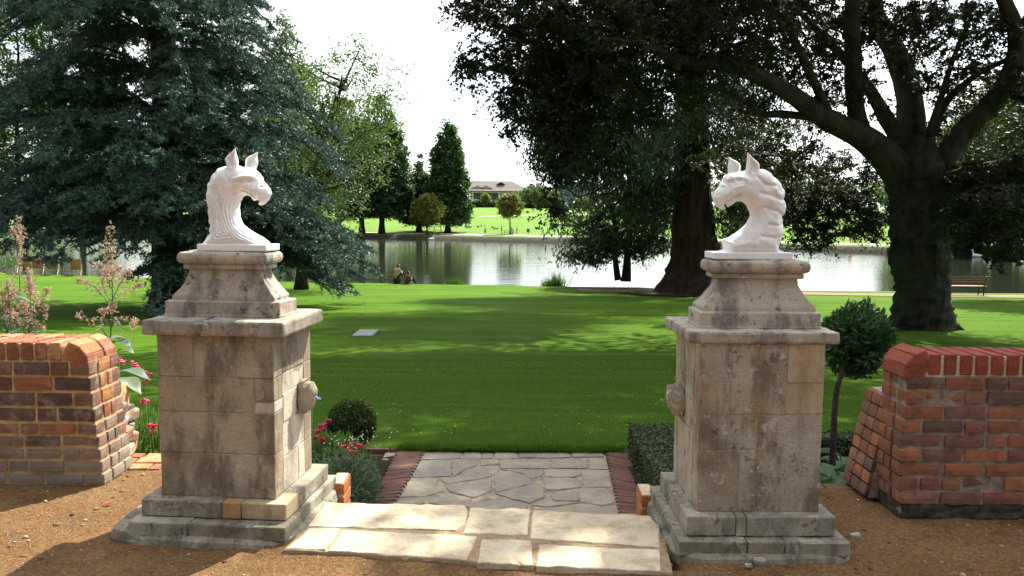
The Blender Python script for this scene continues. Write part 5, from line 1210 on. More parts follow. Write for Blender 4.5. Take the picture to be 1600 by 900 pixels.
# clipped box ball
r = np.random.RandomState(101); c = at(550, 661, 7.15)
t = thing('box_ball', 'clipped round box ball at the lawn edge behind the pink flowers', 'clipped shrub', (c[0], c[1], zbed(c[0], c[1])))
q = rdir(9500, r); rad = .205 * (1 + .035 * fbm(q * 4, 2, 3)) * (1 - .28 * r.rand(9500) ** 2); rad = rad * (1 + .05 * fbm(q * 2, 2, 8) + .05 * (r.rand(9500) > .97)); C = np.array([0, 0, c[2] - t.location.z]) + q * rad[:, None] * [1, 1, .98]
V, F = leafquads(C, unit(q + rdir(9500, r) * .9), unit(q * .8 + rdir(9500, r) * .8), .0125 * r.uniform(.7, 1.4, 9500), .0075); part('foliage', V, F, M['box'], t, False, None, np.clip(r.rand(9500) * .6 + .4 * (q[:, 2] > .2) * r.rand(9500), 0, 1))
V, F = tube([(0, 0, -.02), (.01, 0, .12), (0, 0, .3)], [.02, .018, .008], 6); part('stem', V, F, M['bark'], t)
q = rdir(400, r); V, F = leafquads(np.array([0, 0, c[2] - t.location.z]) + q * .13, rdir(400, r), q, .07, .06); part('inner_foliage', V, F, M['box'], t, False, None, r.rand(400) * .3)
# clipped hedge right of the path
def hedge(name, label, x0, x1, y0, y1, z0, z1, n, mat='hedge', sd=1):
    r = np.random.RandomState(sd); t = thing(name, label, 'hedge', ((x0 + x1) / 2, (y0 + y1) / 2, z0))
    hx, hy, hz = (x1 - x0) / 2, (y1 - y0) / 2, (z1 - z0); fa = np.array([hx * hy, hy * hz / 2, hy * hz / 2, hx * hz / 2, hx * hz / 2]); w = r.choice(5, n, p=fa / fa.sum())
    u, v = r.uniform(-1, 1, (2, n)); P3 = np.zeros((n, 3)); N = np.zeros((n, 3))
    for k, (ax, sg) in enumerate(((2, 1), (0, -1), (0, 1), (1, -1), (1, 1))):
        m = w == k
        if ax == 2: P3[m] = np.column_stack([u[m] * hx, v[m] * hy, np.full(m.sum(), hz)])
        elif ax == 0: P3[m] = np.column_stack([np.full(m.sum(), sg * hx), u[m] * hy, (v[m] + 1) / 2 * hz])
        else: P3[m] = np.column_stack([u[m] * hx, np.full(m.sum(), sg * hy), (v[m] + 1) / 2 * hz])
        N[m, ax] = sg
    P3 = P3 + N * (.022 * fbm(P3 * 7, 3, sd) - .05 * r.rand(n) ** 2)[:, None]
    V, F = leafquads(P3, unit(N * .5 + rdir(n, r)), unit(N + rdir(n, r) * .8), .015 * r.uniform(.7, 1.5, n), .0095)
    part('foliage', V, F, M[mat], t, False, None, r.rand(n))
    V, F = rbox(hx - .05, hy - .05, hz / 2 - .02, (6, 6, 4), .02, .01); V[:, 2] += hz / 2 - .02; part('inner_foliage', V, F, M['bark'], t)
    return t
a = onz(984, 657, -.2); b = onz(1003, 700, -.2)
hedge('box_hedge', 'clipped low hedge beside the path, partly hidden by the shaded pillar', a[0] - .02, a[0] + .55, 5.55, 7.32, -.5, -.2, 15000, sd=4)
hedge('box_hedge', 'low dark hedge along the lawn behind the bay tree', 1.8, 4.6, 7.15, 7.40, -.5, -.27, 9000, 'box', sd=5)
# generic leafy clump
def clump(t, cx, cy, z0, rx, ry, h, n, L, Wd, mat, r, name='foliage', up=.6):
    q = rdir(n, r); q[:, 2] = np.abs(q[:, 2]); C = q * (r.rand(n)[:, None] ** .35) * [rx, ry, h] + [cx, cy, z0]
    A = unit(q * [1, 1, .6] + rdir(n, r) * .7 + [0, 0, up]); V, F = leafquads(C, A, rdir(n, r) + [0, 0, .5], L * r.uniform(.6, 1.4, n), Wd * r.uniform(.7, 1.3, n), .1)
    return part(name, V, F, M[mat], t, False, None, r.rand(n), world=True)
def bell(mb, p, d, s, r):
    """one trumpet flower: flared five sided cup"""
    P3 = np.array([p, p + d * s * .5, p + d * s * 1.1, p + d * s * 1.35]); V, F = tube(P3, np.array([.12, .34, .42, .62]) * s, 6, caps=False); mb.add(V, F, 0, r.rand())
def flowers(t, spots, r, nm='flower_spike', s=.026, mat='pinkflower'):
    for (u, v, d, n, hh) in spots:
        mb = MB(); c = at(u, v, d); zb = zbed(c[0], c[1])
        V, F = tube([(c[0] + .02, c[1], zb), (c[0] + .01, c[1], (zb + c[2]) / 2), (c[0], c[1], c[2] + hh)], [.004, .003, .002], 4); mb.add(V, F, 1, .4)
        for k in range(n):
            az = r.uniform(0, 2 * PI); dd = unit(np.array([math.cos(az), math.sin(az), -.35])); bell(mb, np.array([c[0], c[1], c[2] + hh * (k + .5) / n]) + dd * .008, dd, s * r.uniform(.8, 1.2), r)
        mb.part(nm, [M[mat], M['penstemon']], t, True, True)
r = np.random.RandomState(111)
c = at(560, 745, 6.1); t = thing('lavender_clump', 'grey-green lavender mound at the path edging by the orange brick stack', 'plant', (c[0], c[1], zbed(c[0], c[1])))
clump(t, c[0] - .10, c[1], zbed(c[0], c[1]), .28, .36, .30, 2600, .028, .007, 'lavender', r, up=.2); clump(t, c[0] - .14, c[1] - .1, zbed(c[0], c[1]), .34, .42, .38, 900, .03, .006, 'lavender', r, 'loose_sprigs', .4)
c = at(528, 715, 6.4); t = thing('pink_penstemon', 'pink flowered penstemon between the sunlit pillar and the box ball', 'flowering plant', (c[0], c[1], zbed(c[0], c[1])))
clump(t, c[0], c[1], zbed(c[0], c[1]), .30, .26, .42, 2200, .042, .008, 'penstemon', r, up=.9)
flowers(t, [(498, 690, 6.3, 5, .06), (503, 676, 6.35, 5, .08), (509, 668, 6.4, 4, .07), (544, 700, 6.2, 3, .03), (556, 698, 6.2, 4, .04), (549, 710, 6.15, 4, .03), (541, 719, 6.1, 3, .02), (552, 704, 6.25, 3, .03)], r, s=.03)
n = 60; q = at(548, 686, 6.3) + r.normal(size=(n, 3)) * [.12, .12, .02]; V, F = leafquads(q, rdir(n, r), rdir(n, r) + [0, -1, 1], .0075, .007); part('white_floret', V, F, M['whiteflower'], t, False, None, r.rand(n), world=True)['kind'] = 'stuff'
c = at(582, 705, 6.9); t = thing('green_herb', 'small yellow-green herb tuft beside the box ball', 'plant', (c[0], c[1], zbed(c[0], c[1]))); clump(t, c[0] - .08, c[1] - .3, zbed(c[0], c[1]), .16, .16, .24, 1000, .022, .012, 'hedge', r)
c = at(489, 617, 5.6); t = thing('blue_flower', 'single small blue flower poking out beside the hinge stone of the sunlit pillar', 'flower', (c[0], c[1], zbed(c[0], c[1])))
mb = MB(); V, F = tube([(c[0] - .03, c[1], zbed(c[0], c[1])), (c[0] - .015, c[1], .0), c], [.004, .003, .002], 4); mb.add(V, F, 1, .5)
for k in range(9): bell(mb, c + r.normal(size=3) * .012, unit(r.normal(size=3) + [.6, -.4, .2]), .018, r)
mb.part('flower_head', [M['blueflower'], M['penstemon']], t, True, True)
# left bed between wall and pillar
for (u, v, d, rx, h, lb, sd) in ((228, 660, 5.95, .26, .62, 'leafy green bed plant with a few red flowers between wall and sunlit pillar', 121), (200, 650, 6.6, .3, .60, 'leafy green plant with crimson flowers just behind the rubble wall end', 122)):
    r = np.random.RandomState(sd); c = at(u, v, d); zb = zbed(c[0], c[1]); t = thing('bed_penstemon', lb, 'flowering plant', (c[0], c[1], zb), group='red flowered plants in the left bed')
    clump(t, c[0], c[1], zb, rx, .3, h, 2600, .045, .008, 'penstemon', r, up=1.1)
    flowers(t, [(228, 627, 5.8, 3, .03), (237, 664, 5.8, 3, .02), (234, 672, 5.8, 2, .02)] if sd == 121 else [(186, 566, 6.5, 5, .06), (182, 574, 6.5, 4, .06), (214, 582, 6.6, 4, .07), (224, 590, 6.6, 5, .08), (232, 598, 6.6, 5, .08), (205, 575, 6.7, 4, .06), (181, 560, 6.6, 3, .04)], r, s=.026)
def bigleaf(mb, p, az, L, Wd, tilt, r, mat=0, lob=0.):
    """one large blade: grid of quads, cupped, with a mid rib fold"""
    nu, nv = 7, 7; u = np.linspace(0, 1, nu); v = np.linspace(-1, 1, nv); U, Vv = np.meshgrid(u, v, indexing='ij')
    w = np.sin(np.clip(U * 1.08 + .04, 0, 1) * PI) ** .7 * Wd * (1 + lob * np.cos(U * 16) * (np.abs(Vv) > .6)); x = U * L; y = Vv * w; z = math.tan(tilt) * x - .55 * L * U * U * abs(math.cos(tilt)) * .7 + .30 * np.abs(y) + .02 * L * np.sin(U * 9 + Vv * 3)
    ca, sa = math.cos(az), math.sin(az); P3 = np.stack([p[0] + ca * x - sa * y, p[1] + sa * x + ca * y, p[2] + z], -1).reshape(-1, 3)
    i = np.arange(nu * nv).reshape(nu, nv); F = np.stack([i[:-1, :-1], i[1:, :-1], i[1:, 1:], i[:-1, 1:]], -1).reshape(-1, 4); mb.add(P3, F, mat, r.rand())
r = np.random.RandomState(131); c = at(190, 600, 5.75); t = thing('crambe', 'broad blue-green cabbage leaves drooping behind the wall end', 'plant', (c[0], c[1], zbed(c[0], c[1])))
for (u, v, d, az, L, Wd, ti) in ((178, 583, 5.9, -.25, .30, .075, .25), (184, 592, 5.75, -.6, .28, .07, .1), (172, 590, 6.0, -2.6, .2, .06, .3)):
    mb = MB(); p = at(u, v, d); bigleaf(mb, p, az, L, Wd, ti, r); V, F = tube([(p[0], p[1], zbed(p[0], p[1])), (p[0], p[1], p[2])], [.008, .005], 5); mb.add(V, F, 0, .5); mb.part('leaf', [M['glaucous']], t, True, True)
# plume poppies
def plume_poppy(u, vtop, vbot, d, label, arms, leaves, sd):
    r = np.random.RandomState(sd); b = at(u, vbot, d); zb = zbed(b[0], b[1]) if d < 7.5 else float(zlawn(np.array(b[0]), np.array(b[1]))); t = thing('plume_poppy', label, 'flowering plant', (b[0], b[1], zb), group='plume poppies behind the brick wall')
    mb = MB(); top = at(u - 2, vtop, d); P3 = spline([(b[0], b[1], zb), (b[0] + .02, b[1], (zb + b[2]) / 2), b, (b + top) / 2 + [.02, 0, 0], top], 20); V, F = tube(P3, np.linspace(.009, .002, 20), 5); mb.add(V, F, 1, .5)
    pts = []
    def plume(Q, n, w):
        nonlocal pts
        tt = r.rand(n) * (len(Q) - 1); i = np.minimum(tt.astype(int), len(Q) - 2); pts.append(Q[i] + (Q[i + 1] - Q[i]) * (tt - i)[:, None] + r.normal(size=(n, 3)) * w * (1.15 - tt / len(Q))[:, None])
    mid = [at(u + dx, v, d) for dx, v in ((0, vtop), (1, vtop + .45 * (vbot - vtop)))]
    plume(np.array([mid[1], mid[0]]), 80, .026)
    for (u0, v0, u1, v1, u2, v2, n) in arms:
        dz = r.normal() * .12; Q = spline([at(u0, v0, d), at(u1, v1, d + dz * .6), at(u2, v2, d + dz)], 12); V, F = tube(Q, np.linspace(.004, .0015, 12), 4); mb.add(V, F, 1, .5); plume(Q[4:], int(n * .28), .026)
    mb.part('stem', [M['plume'], M['glaucous']], t, True, True)
    C = np.concatenate(pts); n = len(C); C = np.repeat(C, 5, 0) + r.normal(size=(n * 5, 3)) * .006; V, F = leafquads(C, rdir(n * 5, r), rdir(n * 5, r), .0085, .005); part('plume', V, F, M['plume'], t, False, None, np.repeat(r.rand(n), 5), world=True)['kind'] = 'stuff'
    for (lu, lv, az, L) in leaves:
        m2 = MB(); p = at(lu, lv, d - .05); bigleaf(m2, p, az, L, L * .42, .25, r, 0, .22); V, F = tube([at(u, lv + 20, d), p], [.004, .003], 4); m2.add(V, F, 0, .4); m2.part('leaf', [M['glaucous']], t, True, True)
plume_poppy(172, 356, 560, 5.7, 'tall plume poppy with buff flower sprays between the wall end and the pillar', [(174, 480, 150, 450, 122, 438, 130), (174, 470, 190, 440, 205, 425, 150), (174, 470, 195, 455, 220, 444, 120), (172, 500, 150, 500, 118, 494, 90), (172, 515, 185, 500, 212, 505, 80), (172, 450, 168, 430, 150, 412, 90), (173, 440, 180, 425, 188, 418, 110), (172, 510, 160, 490, 180, 480, 150), (172, 470, 160, 440, 175, 415, 150), (175, 500, 200, 515, 214, 498, 60)],
            [(168, 532, .6, .14), (178, 535, -.4, .15), (158, 512, 2.6, .10), (185, 548, -.2, .12)], 141)
plume_poppy(45, 425, 545, 5.6, 'bushy plume poppy with short buff sprays above the brick wall', [(45, 520, 30, 480, 22, 452, 150), (45, 515, 52, 470, 45, 438, 160), (45, 515, 62, 480, 76, 450, 130), (45, 520, 66, 500, 70, 480, 120), (45, 525, 25, 505, 18, 490, 110), (45, 520, 40, 500, 36, 470, 180), (45, 525, 58, 515, 66, 505, 90)], [(30, 530, 2.8, .12), (55, 535, .2, .10), (20, 520, 2.2, .13)], 142)
plume_poppy(12, 440, 545, 5.3, 'plume poppy with large lobed leaves above the wall, outermost at the frame edge', [(10, 520, 5, 480, 2, 455, 90), (10, 520, 14, 470, 12, 440, 90), (12, 520, 0, 500, -12, 480, 80)], [(8, 500, 2.4, .16), (14, 470, .4, .13), (2, 525, -2.9, .15)], 143)
plume_poppy(28, 336, 560, 6.4, 'slender plume poppy spire rising highest before the cedar branches', [(28, 400, 24, 370, 20, 358, 60), (28, 400, 33, 375, 34, 352, 60)], [], 144)
# bay tree standard
r = np.random.RandomState(151); c = at(1338, 530, 6.3); b = at(1302, 690, 6.1); zb = zbed(b[0], b[1]); t = thing('bay_standard', 'ball headed bay tree on a thin stem between the shaded pillar and the red wall', 'small tree', (b[0], b[1], zb))
P3 = spline([(b[0], b[1], zb - .03), b, at(1306, 620, 6.15), at(1318, 575, 6.2), c], 16); V, F = tube(P3, np.linspace(.026, .016, 16), 8, .1, 3); part('stem', V, F, M['bark'], t, True, world=True)
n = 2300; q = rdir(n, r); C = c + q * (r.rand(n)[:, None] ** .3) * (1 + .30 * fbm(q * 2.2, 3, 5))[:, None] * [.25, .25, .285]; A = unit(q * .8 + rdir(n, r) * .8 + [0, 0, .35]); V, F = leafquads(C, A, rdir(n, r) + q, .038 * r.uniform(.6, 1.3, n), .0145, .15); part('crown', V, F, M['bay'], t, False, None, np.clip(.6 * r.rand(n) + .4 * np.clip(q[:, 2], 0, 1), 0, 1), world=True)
m2 = MB()
for k in range(26): q = rdir(1, r)[0]; q[2] = abs(q[2]) * .8; V, F = tube([c - [0, 0, .2], c + q * .12, c + q * .24], [.006, .005, .003], 4, caps=False); m2.add(V, F)
m2.part('branches', [M['bark']], t, True, True)
# hostas
for i, (u, v, d, lb) in enumerate(((1312, 715, 5.7, 'hosta with broad ribbed leaves at the foot of the bay stem'), (1325, 690, 6.3, 'hosta clump beside the raking end of the red wall'), (1295, 735, 5.4, 'low hosta against the shaded pillar base'))):
    r = np.random.RandomState(160 + i); c = at(u, v, d); zb = zbed(c[0], c[1]); t = thing('hosta', lb, 'plant', (c[0], c[1], zb), group='hostas behind the shaded pillar')
    for k in range(16):
        mb = MB(); az = k * 2.4 + r.rand(); h = r.uniform(.05, .30); p = np.array([c[0] + .05 * math.cos(az), c[1] + .05 * math.sin(az), zb + h]); bigleaf(mb, p, az, r.uniform(.15, .22), r.uniform(.05, .075), .35, r)
        V, F = tube([(c[0], c[1], zb), p], [.005, .004], 4); mb.add(V, F, 0, .3); mb.part('leaf', [M['hosta']], t, True, True)
    clump(t, c[0], c[1], zb, .3, .25, .14, 500, .03, .014, 'bay', r, 'undergrowth')
r = np.random.RandomState(171); c = at(1250, 720, 6.0)
t = thing('ground_ivy', 'dark green groundcover tufts beneath the hostas', 'plant', (c[0] + .25, c[1] - .2, zbed(c[0], c[1] - .2))); clump(t, c[0] + .3, c[1] - .25, zbed(c[0], c[1] - .2), .42, .4, .14, 1800, .024, .014, 'bay', r)
# fallen petal on the gravel
c = onz(168, 786, .012); V, F = leafquads(np.array([[0, 0, .004], [.012, .006, .006], [-.01, .004, .003]]), np.array([[1, .2, .1], [.3, 1, 0], [1, -.5, 0]]), np.array([[0, 0, 1.]] * 3), .02, .011); o = link('fallen_petal', mesh('fallen_petal', V, F, [M['pinkflower']], False, None, [.9, .6, .8])); o.location = c; tag(o, 'pink fallen petals on the sandy gravel beside the sunlit pillar', 'petal')
# metal cover in the lawn
c = onz(571, 521, -.93); z = float(zlawn(np.array(c[0]), np.array(c[1]))); d_ = (CZ - z) / (CZ + .93); c = np.array([c[0] * d_, c[1] * d_, 0]); z = float(zlawn(np.array(c[0]), np.array(c[1])))
t = thing('drain_cover', 'pale square drain cover sunk in the lawn', 'drain cover', (c[0], c[1], z + .02)); V, F = rbox(.21, .46, .02, (4, 4, 2), .004, 0); part('cover_plate', V, F, M['cover'], t); V, F = rbox(.25, .50, .014, (4, 4, 2), .004, 0); part('frame', V - np.array([0, 0, .004]), F, M['iron'], t)

# ------------------------------------------------------------------ benches, chairs, waterside
def zl(x, y): return float(zlawn(np.array(x), np.array(y)))
def zp(x, y): return float(zpark(np.array(x), np.array(y)))
c = at(1470, 455, 41); bx_, by_ = float(c[0]), float(nb(c[0])) - 2.4
t = thing('park_bench', 'dark slatted park bench facing the river beside the beech trunk', 'bench', (bx_, by_, zl(bx_, by_)))
for k in range(4): V, F = rbox(1.15, .045, .018, (2, 2, 2), .005, 0); o = part('seat_slat', V, F, M['wood_pale'], t); o.location = (0, -.18 + k * .12, .45)
for k in range(3): V, F = rbox(1.15, .016, .05, (2, 2, 2), .005, 0); o = part('back_slat', V, F, M['wood'], t); o.location = (0, -.30 - k * .03, .62 + k * .125)
for x in (-1.0, 1.0):
    V, F = tube([(x, -.2, .0), (x, -.22, .42), (x, -.38, .92)], .028, 6); part('back_leg', V, F, M['iron'], t); V, F = tube([(x, .24, .0), (x, .2, .44), (x, -.22, .45)], .028, 6); part('front_leg', V, F, M['iron'], t); V, F = tube([(x, .22, .44), (x, .22, .66), (x, -.3, .68)], .022, 6); part('armrest', V, F, M['iron'], t)
def deckchair(u, v, d, canvas, label):
    c = at(u, v, d); x, y = float(c[0]), float(min(d, nb(c[0]) - 1.0)); x = float(at(u, v, y)[0]); t = thing('deck_chair', label, 'deck chair', (x, y, zl(x, y)), .4, 'deck chairs by the river')
    for s_ in (-.3, .3):
        V, F = tube([(s_, .55, .02), (s_, -.55, .95)], .022, 5); part('frame_rail', V, F, M['wood_pale'], t); V, F = tube([(s_ * .9, -.45, .02), (s_ * .9, .5, .55)], .022, 5); part('leg', V, F, M['wood_pale'], t)
    nu = 10; P3 = []
    for k in range(nu): f = k / (nu - 1); P3 += [(-.27, .5 - 1.02 * f, .38 + .57 * f - .30 * math.sin(f * PI)), (.27, .5 - 1.02 * f, .38 + .57 * f - .30 * math.sin(f * PI))]
    part('canvas', np.array(P3), np.array([(2 * k, 2 * k + 1, 2 * k + 3, 2 * k + 2) for k in range(nu - 1)]), M[canvas], t, True)
for u, cv_, lb in ((18, 'canvas_blue', 'pale blue canvas deck chair by the river, nearest the frame edge'), (40, 'canvas_brown', 'brown canvas deck chair by the river next to the white post'), (58, 'canvas_pink', 'pink canvas deck chair just past the white post by the river'), (81, 'canvas_pink', 'pink canvas deck chair under the hanging cedar branch by the river'), (117, 'canvas_pink', 'pink deck chair standing apart, below the cedar sprays')): deckchair(u, 402, 52, cv_, lb)
c = at(47, 415, 40); t = thing('white_post', 'short thin white post standing in the lawn before the deck chairs', 'post', (c[0], c[1], zl(c[0], c[1]))); V, F = tube([(0, 0, -.02), (0, 0, .75)], .035, 8); part('post', V, F, M['white_cloth'], t); V, F = tube([(0, 0, .75), (0, 0, .79)], [.042, .03], 8); part('post_cap', V, F, M['white_cloth'], t)
for u, v, hh, lb in ((857, 436, .55, 'small reed tuft at the water edge'), (872, 434, .95, 'taller reed tuft beside the smaller one at the water edge'), (711, 436, .55, 'leafy waterside plant at the near bank right of the seated pair')):
    c = at(u, v, 43); x = float(c[0]); y = float(nb(x)) + .1; x = float(at(u, v, y)[0]); r = np.random.RandomState(int(u)); t = thing('reed_tuft', lb, 'plant', (x, y, zl(x, y)), 0, 'reeds on the near bank'); n = 140
    C = r.normal(size=(n, 3)) * [.22, .15, 0]; V, F = blades(C, np.column_stack([r.normal(size=(n, 2)) * .3, np.ones(n)]), rdir(n, r), hh * r.uniform(.5, 1.1, n), .022); part('blades', V, F, M['reed'], t, False, None, r.rand(n))['kind'] = 'stuff'; V, F = tube([(0, 0, -.05), (0, 0, .1)], [.12, .05], 6); part('crown_base', V, F, M['reed'], t)

# ------------------------------------------------------------------ people
def person(label, x, y, z, rz, pose, shirt, legs, hair='hair', h=1.72, group=None, hold=None):
    k = h / 1.72; J = {}
    if pose == 'sit':
        hip = np.array([0, 0, .12]); chest = np.array([0, .06, .50]); neck = np.array([0, .10, .64]); head = np.array([0, .15, .78]); knee = [np.array([s * .14, .42, .46]) for s in (-1, 1)]; foot = [np.array([s * .14, .66, .05]) for s in (-1, 1)]; elb = [np.array([s * .25, .22, .36]) for s in (-1, 1)]; hand = [np.array([s * .12, .42, .44]) for s in (-1, 1)]
    elif pose == 'chair':
        hip = np.array([0, 0, .52]); chest = np.array([0, .04, .92]); neck = np.array([0, .06, 1.07]); head = np.array([0, .09, 1.22]); knee = [np.array([s * .12, .42, .50]) for s in (-1, 1)]; foot = [np.array([s * .12, .44, .05]) for s in (-1, 1)]; elb = [np.array([s * .24, .12, .80]) for s in (-1, 1)]; hand = [np.array([s * .14, .38, .78]) for s in (-1, 1)]
    else:
        w = .20 if pose == 'walk' else .03
        hip = np.array([0, 0, .93]); chest = np.array([0, .01, 1.28]); neck = np.array([0, .02, 1.46]); head = np.array([0, .04, 1.60]); knee = [np.array([s * .09, .06 + s * w * .6, .50]) for s in (-1, 1)]; foot = [np.array([s * .09, s * w, .05]) for s in (-1, 1)]; elb = [np.array([s * .25, -s * w * .4, 1.14]) for s in (-1, 1)]; hand = [np.array([s * .23, .08 - s * w * .8, .88]) for s in (-1, 1)]
    caps = [(hip, chest, .125, .145, 1), (chest, neck, .13, .06, 1), (neck, head, .05, .06, 0), (head + [0, 0, -.02], head + [0, .015, .03], .085, .092, 0), (head + [0, -.02, .02], head + [0, -.01, .05], .098, .09, 3)]
    for i, s in enumerate((-1, 1)):
        hp = hip + np.array([s * .09, 0, -.02]); sh_ = chest + np.array([s * .17, 0, .10])
        caps += [(hp, knee[i], .088, .062, 2), (knee[i], foot[i] + [0, 0, .04], .062, .042, 2), (foot[i] + [0, -.04, 0], foot[i] + [0, .14, -.01], .045, .04, 3), (sh_, elb[i], .055, .044, 1), (elb[i], hand[i], .042, .032, 0), (hand[i], hand[i] + unit(hand[i] - elb[i]) * .08, .036, .028, 0), (chest + [0, 0, .08], sh_, .08, .06, 1)]
        for q in range(5): f0 = hand[i] + unit(hand[i] - elb[i]) * .07 + np.array([(q - 2) * .014, 0, 0]); caps.append((f0, f0 + unit(hand[i] - elb[i]) * (.06 - .01 * abs(q - 2)), .012, .010, 0))
    hh = .026; P3 = np.array([c[0] for c in caps] + [c[1] for c in caps]); lo, hi_ = P3.min(0) - .17, P3.max(0) + .17
    g = [np.arange(lo[i], hi_[i], hh) for i in range(3)]; X, Y, Z = np.meshgrid(*g, indexing='ij'); F = np.full(X.shape, 9.)
    for a, b, ra, rb, m in caps: F = smin(F, cap_sdf(X, Y, Z, a, b, ra, rb), .02)
    V, Q = surface_nets(F, lo, hh); c = V[Q].mean(1); D = np.stack([cap_sdf(c[:, 0], c[:, 1], c[:, 2], a, b, ra, rb) for a, b, ra, rb, m in caps], 1); mi = np.array([q[4] for q in caps])[D.argmin(1)]
    o = link('person', mesh('person', V * k, Q, [M['skin'], M[shirt], M[legs], M[hair]], True, mi)); o.location = (x, y, z); o.rotation_euler = (0, 0, rz); return tag(o, label, 'person', group)
c = at(620, 436, 42.6); person('person in a pale pink top sitting on the near river bank', c[0] - .2, 43.9, zl(c[0] - .2, 43.9) + .26, -.7, 'sit', 'pale_pink_cloth', 'black_cloth', h=1.38)
V, F = rbox(.16, .15, .20, (5, 5, 4), .05, .02, 5, 3); o = link('seat_cushion', mesh('seat_cushion', V, F, [M['black_cloth']])); o.location = (c[0] - .18, 43.92, zl(c[0] - .2, 43.9) + .09); o.rotation_euler = (0, 0, -.7); tag(o, 'dark box seat under the person in the pale pink top', 'seat')
c = at(628, 436, 42.6); person('person in dark red clothes crouched low beside the one in pale pink, near bank', c[0] + .12, 43.4, zl(c[0], 43.4) + .0, -1.0, 'sit', 'brown_cloth', 'black_cloth', h=1.25)
def pk(u, d): x = float(at(u, 360, d)[0]); return x, d, zp(x, d)
def far_person(u, d, label, *a, **k): x, y, z = pk(u, d); return person(label, x, y, z, *a, **k)
far_person(848.4, 139, 'person in white walking along the far path', PI / 2, 'walk', 'white_cloth', 'grey_cloth')
far_person(758.5, 142, 'person in white top and dark shorts standing by the far path', 2.6, 'stand', 'white_cloth', 'black_cloth', h=1.6)
far_person(1328, 109, 'person in pink sitting by the log on the far bank', PI, 'chair', 'pink_cloth', 'red_cloth')
far_person(675.5, 190, 'dark clothed person standing beside the red car', 1.2, 'stand', 'black_cloth', 'black_cloth')
far_person(640, 188, 'person in blue standing by the parked white car', .6, 'stand', 'blue_cloth', 'black_cloth')
far_person(619, 189, 'person in black standing by the dark car under the trees', 2.0, 'stand', 'black_cloth', 'grey_cloth')
# picnic table with people
x, y, z = pk(795.5, 139.5); t = thing('picnic_table', 'grey picnic table under the golden young tree on the far bank', 'picnic table', (x, y, z)); ZT = z
for k in range(5): V, F = rbox(.95, .065, .022, (2, 2, 2), .004, 0); o = part('table_plank', V, F, M['grey_cloth'], t); o.location = (0, -.28 + .14 * k, .75)
for s_ in (-1, 1):
    V, F = rbox(.95, .13, .022, (2, 2, 2), .004, 0); o = part('bench_seat', V, F, M['grey_cloth'], t); o.location = (0, s_ * .68, .45)
    V, F = tube([(s_ * .7, -.62, 0), (s_ * .7, -.2, .74)], .04, 6); part('leg', V, F, M['grey_cloth'], t); V, F = tube([(s_ * .7, .62, 0), (s_ * .7, .2, .74)], .04, 6); part('leg', V, F, M['grey_cloth'], t); V, F = tube([(s_ * .7, -.8, .42), (s_ * .7, .8, .42)], .035, 6); part('crossbeam', V, F, M['grey_cloth'], t)
person('person in blue at the end of the picnic table', x - 1.25, y, z, -PI / 2, 'stand', 'blue_cloth', 'grey_cloth', h=1.5)
person('person in grey sitting at the picnic table', x + .45, y - .75, z, 0, 'chair', 'grey_cloth', 'black_cloth')
person('person in red standing at the other end of the picnic table', x + 1.3, y - .2, z, PI / 2, 'stand', 'red_cloth', 'red_cloth', h=1.35)
x, y, z = pk(825.3, 139); t = thing('litter_bin', 'rust coloured litter bin on a post by the far path', 'litter bin', (x, y, z)); V, F = tube([(0, 0, .45), (0, 0, .5), (0, 0, 1.0), (0, 0, 1.06)], [.20, .24, .26, .22], 12); part('bin_body', V, F, M['brown_cloth'], t); V, F = tube([(0, 0, 0), (0, 0, .5)], .04, 6); part('post', V, F, M['iron'], t)
# tree guard, log, benches of the far bank
x, y, z = pk(684, 143); t = thing('tree_guard', 'square wooden guard frame of four stakes by the pale tree', 'tree guard', (x, y, z))
for a_, b_ in ((-.55, -.55), (.55, -.55), (.55, .55), (-.55, .55)): V, F = tube([(a_, b_, 0), (a_, b_, 1.35)], .04, 5); part('stake', V, F, M['wood_pale'], t)
for zz in (.75, 1.3): V, F = tube([(-.55, -.55, zz), (.55, -.55, zz)], .03, 5); part('rail', V, F, M['wood_pale'], t); V, F = tube([(-.55, .55, zz), (.55, .55, zz)], .03, 5); part('rail', V, F, M['wood_pale'], t)
a = pk(1291, 120); b = pk(1324, 120); V, F = tube(spline([(a[0], a[1], a[2] + .35), ((a[0] + b[0]) / 2, a[1], (a[2] + b[2]) / 2 + .38), (b[0], b[1], b[2] + .36)], 9), [.30, .34, .36, .36, .35, .36, .38, .4, .36], 10, .15, 3); o = link('fallen_log', mesh('fallen_log', V, F, [M['wood']], True)); tag(o, 'long grey log lying on the far bank beside the person in pink', 'log')
# geese and swans
def bird(name, s, neck, mats):
    caps = [((-.22, 0, .30), (.18, 0, .32), .15, .17), ((-.42, 0, .34), (-.2, 0, .32), .05, .13), ((.24, 0, .38), (.33, 0, .38 + neck), .075, .045), ((.33, 0, .38 + neck), (.42, 0, .37 + neck), .055, .04), ((.42, 0, .37 + neck), (.50, 0, .35 + neck), .03, .015), ((0, -.07, .2), (0, -.07, .0), .025, .03), ((0, .07, .2), (0, .07, .0), .025, .03)]
    hh = .03; g = [np.arange(-.6, .7, hh), np.arange(-.27, .28, hh), np.arange(-.06, .8 + neck, hh)]; X, Y, Z = np.meshgrid(*g, indexing='ij'); F = np.full(X.shape, 9.)
    for a, b, ra, rb in caps: F = smin(F, cap_sdf(X, Y, Z, a, b, ra, rb), .03)
    V, Q = surface_nets(F, (g[0][0], g[1][0], g[2][0]), hh); return mesh(name, V * s, Q, mats, True)
gm = bird('goose', .8, .18, [M['iron']]); r = np.random.RandomState(181)
